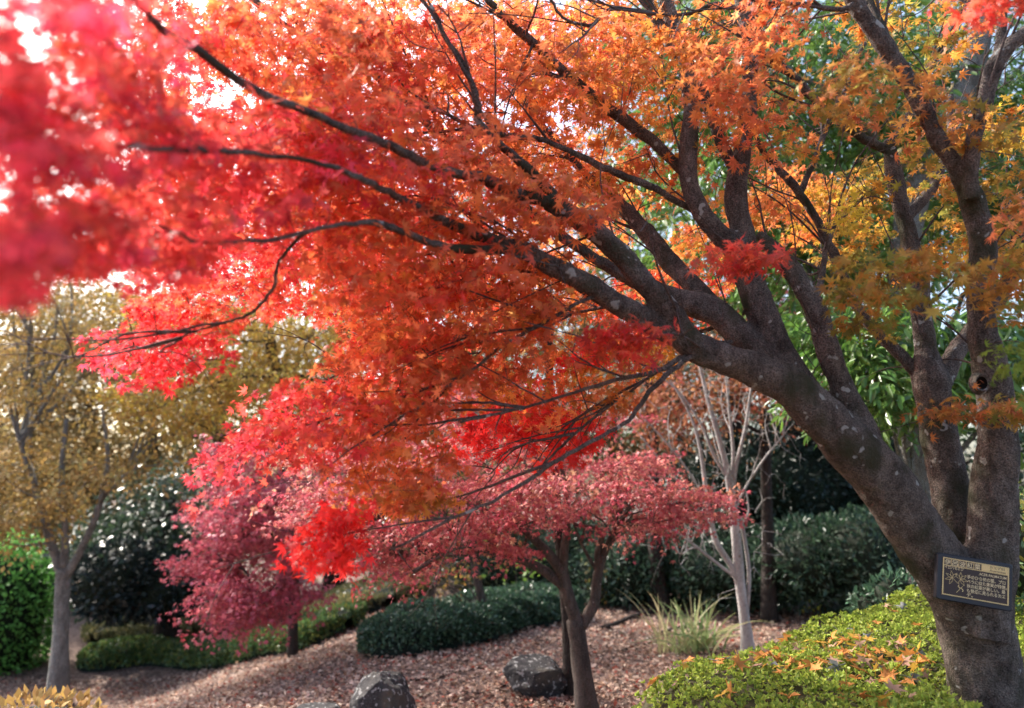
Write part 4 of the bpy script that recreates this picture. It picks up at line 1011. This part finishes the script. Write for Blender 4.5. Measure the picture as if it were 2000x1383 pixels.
# more on the steep rim
dx = (az_top(P[:, 0] + .02, P[:, 1])[0] - P[:, 2]) / .02; dy = (az_top(P[:, 0], P[:, 1] + .02)[0] - P[:, 2]) / .02
nn = nrm(np.stack([-np.clip(dx, -3, 3), -np.clip(dy, -3, 3), np.ones(len(P))], 1))
P = P - nn * (rng.random(len(P)) ** 2 * 0.07)[:, None] + nn * rng.normal(0, 0.008, len(P))[:, None]
AZ = [(.30, .39, .06), (.36, .44, .07), (.22, .28, .05), (.40, .43, .08), (.16, .22, .04), (.34, .42, .07)]
for q in range(6):
    ang_ = rng.uniform(0, 6.28, len(P))
    t_ = nrm(np.cross(nn, rng.normal(0, 1, P.shape)))
    tip = t_ * rng.uniform(0.5, 1.2, (len(P), 1)) + nn * 0.75
    leaves(am, P, rng.uniform(0.016, 0.032, len(P)), tip, nn + rng.normal(0, .4, P.shape) - t_ * 0.5, OVAL, pick(AZ, len(P), 0.2))
am.build("foliage", SMALL, az, azb)
cb = MB()
gx_, gy_ = np.linspace(0.4, 4.3, 80), np.linspace(1.85, 7.0, 80)
X, Y = np.meshgrid(gx_, gy_, indexing='ij')
Zc, ok = az_top(X, Y)
Zc = np.where(ok, Zc - 0.075, gz(X, Y) - 0.05)
i, j = np.meshgrid(np.arange(79), np.arange(79), indexing='ij')
cb.add(np.stack([X, Y, Zc], -1).reshape(-1, 3), np.stack([i * 80 + j, (i + 1) * 80 + j, (i + 1) * 80 + j + 1, i * 80 + j + 1], -1).reshape(-1, 4), (.05, .045, .022))
cb.build("dark_core", MATTE, az, azb)  # solid layer added below the leaves, dark to suggest shaded twigs in the gaps

# fallen leaves resting on the azalea, each a thing
def leafmesh(name, sc_, col):
    b_ = MB()
    T, Q = PALM5
    V = T.copy() * sc_
    V[:, 2] += 0.35 * np.abs(V[:, 1]) + rng.normal(0, 0.06 * sc_, len(V))
    b_.add(V, Q, col)
    st = np.array([(0, 0, 0), (-.5, .05, .1), (-.9, .0, .05)]) * sc_
    tube(b_, st, [0.0016, 0.0013, 0.001], 4, 3, 0, c=col)
    return b_.mesh(name, MATTE)
variants = [(leafmesh("fallen_leaf", 0.042, (.60, .36, .06)), "yellow fallen leaf lying on the azalea mound", "yellow fallen leaves on the azalea"),
            (leafmesh("fallen_leaf", 0.048, (.58, .25, .07)), "orange fallen leaf lying on the azalea mound", "orange fallen leaves on the azalea"),
            (leafmesh("fallen_leaf", 0.046, (.40, .24, .17)), "dry brown fallen leaf lying on the azalea mound", "brown fallen leaves on the azalea"),
            (leafmesh("fallen_leaf", 0.042, (.19, .20, .19)), "grey upturned fallen leaf lying on the azalea mound", "grey fallen leaves on the azalea")]
spots = [(float(a_), float(b_)) for cx_, cy_, rx_, ry_, n_ in ((1650, 1272, 60, 18, 22), (1750, 1325, 36, 26, 18), (1440, 1298, 60, 10, 12), (1590, 1325, 180, 36, 18), (1560, 1288, 90, 14, 12)) for a_, b_ in zip(rng.normal(cx_, rx_, n_), rng.normal(cy_, ry_, n_))] + [(1440, 1290), (1455, 1283), (1470, 1295), (1490, 1288), (1395, 1300), (1300, 1312), (1335, 1308), (1262, 1318), (1520, 1275), (1240, 1360), (1410, 1372), (1428, 1362),
         (1555, 1268), (1590, 1265), (1640, 1245), (1655, 1258), (1668, 1250), (1680, 1262), (1625, 1256), (1610, 1270), (1700, 1235), (1712, 1225), (1730, 1190), (1745, 1200), (1765, 1192),
         (1660, 1300), (1700, 1295), (1745, 1305), (1755, 1300), (1735, 1332), (1790, 1310), (1800, 1320), (1812, 1328), (1780, 1340), (1690, 1255), (1645, 1262), (1575, 1275), (1500, 1285), (1345, 1300), (1650, 1285),
         (1575, 1262), (1520, 1292), (1535, 1290), (1600, 1298), (1660, 1236), (1790, 1230), (1780, 1250), (1765, 1262), (1655, 1375), (1680, 1368), (1730, 1374), (1760, 1345)]
for q, (px, py) in enumerate(spots):
    hit = None
    for D in np.arange(2.0, 7.0, 0.02):
        p = at(px, py, D)
        z_, ok = az_top(p[0], p[1])
        if ok and p[2] <= z_: hit = p; break
    if hit is None: continue
    me_, lab, grp = variants[[0, 0, 1, 0, 2, 0, 1, 1, 0, 1, 2, 1, 3][q % 13] if q < 12 else [1, 1, 0, 1, 2, 1, 3, 1, 0, 2][q % 10]]
    o = bpy.data.objects.new("fallen_leaf", me_)
    C.objects.link(o)
    o.location = (hit[0], hit[1], float(az_top(hit[0], hit[1])[0]) + 0.022)
    o.rotation_euler = (rng.normal(0, 0.5), rng.normal(0, 0.5), rng.uniform(0, 6.28))
    s_ = rng.uniform(0.9, 1.75); o.scale = (s_, s_, s_)
    tag(o, lab, "leaf", grp)

# ---------------------------------------------------------------- rocks
def rock(label, px, py, rx, ry, D, seed, cuts, dr=None):
    c = at(px, py, D)
    bm = bmesh.new()
    bmesh.ops.create_icosphere(bm, subdivisions=5, radius=1.0)
    rr = np.random.default_rng(seed)
    rad = np.array([rx * D / F, dr or rx * D / F * 0.8, ry * D / F])
    pl = [(nrm(np.array(q[:3], float)), q[3]) for q in cuts] + [(nrm(rr.normal(0, 1, 3)), rr.uniform(.75, .92)) for _ in range(9)]
    for v in bm.verts:
        p = np.array(v.co)
        for nn_, d_ in pl:
            h = p @ nn_ - d_
            if h > 0: p = p - nn_ * h * 0.92
        k_ = 1 + 0.07 * noise.noise(Vector(p) * 2.5 + Vector((seed, 0, 0))) + 0.045 * noise.noise(Vector(p) * 7) + 0.03 * noise.noise(Vector(p) * 17) + 0.015 * noise.noise(Vector(p) * 40)
        v.co = Vector(p * k_ * rad)
    me_ = bpy.data.meshes.new("boulder"); bm.to_mesh(me_); bm.free()
    me_.polygons.foreach_set("use_smooth", np.ones(len(me_.polygons), bool))
    me_.materials.append(ROCK)
    o = bpy.data.objects.new("boulder", me_); C.objects.link(o)
    o.location = c
    return tag(o, label, "rock")
ROCK = bark("weathered_stone", (.03, .029, .03), (.10, .095, .095), 7, spot=(.34, .34, .33), spotsize=22, spotcut=0.60, moss=(.11, .095, .075), bump=1.0, stretch=1.0)
rock("rounded dark grey boulder with pale lichen at the bottom edge of the photo", 750, 1372, 64, 62, 6.6, 3, [(0, -1, .2, .8), (-.6, -.3, .7, .8), (.8, -.1, .5, .75)])
rock("angular brown grey boulder with flat top beside the pink maple trunk", 1048, 1322, 66, 44, 7.3, 8, [(.1, -.3, 1, .62), (-.7, -.7, .1, .72), (.5, -.85, -.1, .7), (1, -.1, .5, .74)])
rock("low half buried stone left of the lichen boulder", 620, 1393, 48, 20, 6.4, 5, [(0, 0, 1, .7)])

# sticks, roots and logs on the ground
for pts, r_, lab in (([(1180, 1232), (1230, 1212), (1290, 1196), (1330, 1190)], .045, "thick dark fallen branch near the foot of the dark trunk"),
                     ([(1600, 1205), (1660, 1192), (1720, 1180), (1760, 1172)], .11, "long dark log lying behind the azalea mound"),
                     ([(1290, 1240), (1340, 1226), (1390, 1218)], .03, "short brown stick behind the tall grass tuft"),
                     ([(800, 1332), (860, 1326), (905, 1312), (960, 1306)], .014, "thin crooked twig on the leaf litter right of the lichen boulder"),
                     ([(905, 1360), (950, 1355), (990, 1340)], .012, "thin twig on the litter left of the angular boulder"),
                     ([(1210, 1275), (1250, 1262), (1300, 1258)], .016, "thin twig right of the pink maple trunk")):
    P = np.array([gpt(*q) for q in pts]); P[:, 2] += r_ * 0.5
    b_ = MB(); tube(b_, P, np.linspace(r_, r_ * 0.6, len(P)), 8, 5, 0.08, wob=r_ * 0.15)
    c = P.mean(0)
    tag(b_.build("fallen_branch", DARKBARK, None, c), lab, "branch")

# ---------------------------------------------------------------- grasses and seedlings
def grass(name, label, base_, n_, h0, h1, spread, pal, wid=0.006, lean=0.5, mat=None):
    b_ = MB()
    for q in range(n_):
        p0 = base_ + np.array([rng.normal(0, spread), rng.normal(0, spread * .7), 0])
        p0[2] = float(gz(p0[0], p0[1])) if base_[2] < 0.3 else base_[2]
        d = np.array([rng.normal(0, lean), rng.normal(0, lean * .7), 1.0]); h = rng.uniform(h0, h1)
        dr_ = np.array([d[0], d[1], 0]) * 1.2
        t_ = np.linspace(0, 1, 8)[:, None]
        P = p0 + nrm(d) * h * t_ + dr_ * h * 0.5 * t_ ** 2.2 - np.array([0, 0, 1]) * h * 0.35 * t_ ** 3 * np.linalg.norm(dr_)
        w_ = wid * (1 - t_ ** 2.2) + 0.0006
        sd = nrm(np.cross(nrm(d), rng.normal(0, 1, 3)))
        V = np.concatenate([P + sd * w_, P - sd * w_]); jj = np.arange(7)
        b_.add(V, np.stack([jj, jj + 1, 8 + jj + 1, 8 + jj], -1), pick(pal, 1)[0])
    return tag(b_.build(name, mat or SMALL, None, base_), label, "grass")
grass("grass_tuft", "tall thin green and straw grass tuft left of the pale bare tree", gpt(1360, 1275), 80, 0.35, 0.85, 0.16, [(.26, .36, .14), (.36, .40, .18), (.46, .42, .22), (.20, .30, .12)], 0.014)
grass("grass_tuft", "few long straw stalks leaning left behind the azalea mound", gpt(1300, 1280), 14, 0.6, 1.2, 0.12, [(.48, .42, .24), (.38, .38, .2)], 0.009, 0.35)
pg = at(2040, 1080, 4.6)
grass("pampas_grass", "pale drooping pampas plumes at the right edge", pg, 26, 0.45, 0.75, 0.05, [(.5, .47, .38), (.42, .40, .32)], 0.008, 0.8)
def seedling(label, px, py, h, spreadx, pal, size, n_, D=None):
    b0 = gpt(px, py) if D is None else at(px, py, D)
    root = empty("seedling", b0, label, "plant")
    st, lf = MB(), MB()
    for q in range(4):
        tipp = b0 + np.array([rng.normal(0, spreadx), rng.normal(0, spreadx * .6), h * rng.uniform(0.7, 1.05)])
        Pm, _ = tube(st, [b0 - (0, 0, .03), (b0 + tipp) / 2 + (0, 0, h * .1), tipp], [0.008, 0.006, 0.003], 5, 6, 0.03)
        k_ = rng.integers(3, len(Pm), n_ // 4)
        P = Pm[k_] + rng.normal(0, size * .8, (len(k_), 3))
        leaves(lf, P, size * rng.uniform(.7, 1.2, len(P)), rng.normal(0, 1, P.shape) - (0, 0, .3), rng.normal(0, .5, P.shape) + (0, 0, 1), OVAL, pick(pal, len(P)))
    st.build("stem", TWIG, root, b0); lf.build("foliage", SMALL, root, b0)
seedling("yellow leaved seedling before the dark shrub near the leaning trunk", 1590, 1215, 0.28, 0.12, [(.5, .46, .06), (.4, .42, .06)], 0.06, 40)
seedling("yellow green sapling against the dark shrub left of the maple trunk", 1725, 1190, 0.75, 0.18, [(.45, .40, .06), (.36, .38, .06)], 0.07, 70)
seedling("fresh green sapling behind the dark hedge", 1010, 1195, 1.1, 0.3, [(.20, .34, .05), (.14, .26, .05)], 0.11, 90)
seedling("yellow orange sapling behind the pink maple fork", 1165, 1190, 0.8, 0.25, [(.36, .22, .06), (.25, .25, .06)], 0.09, 60)
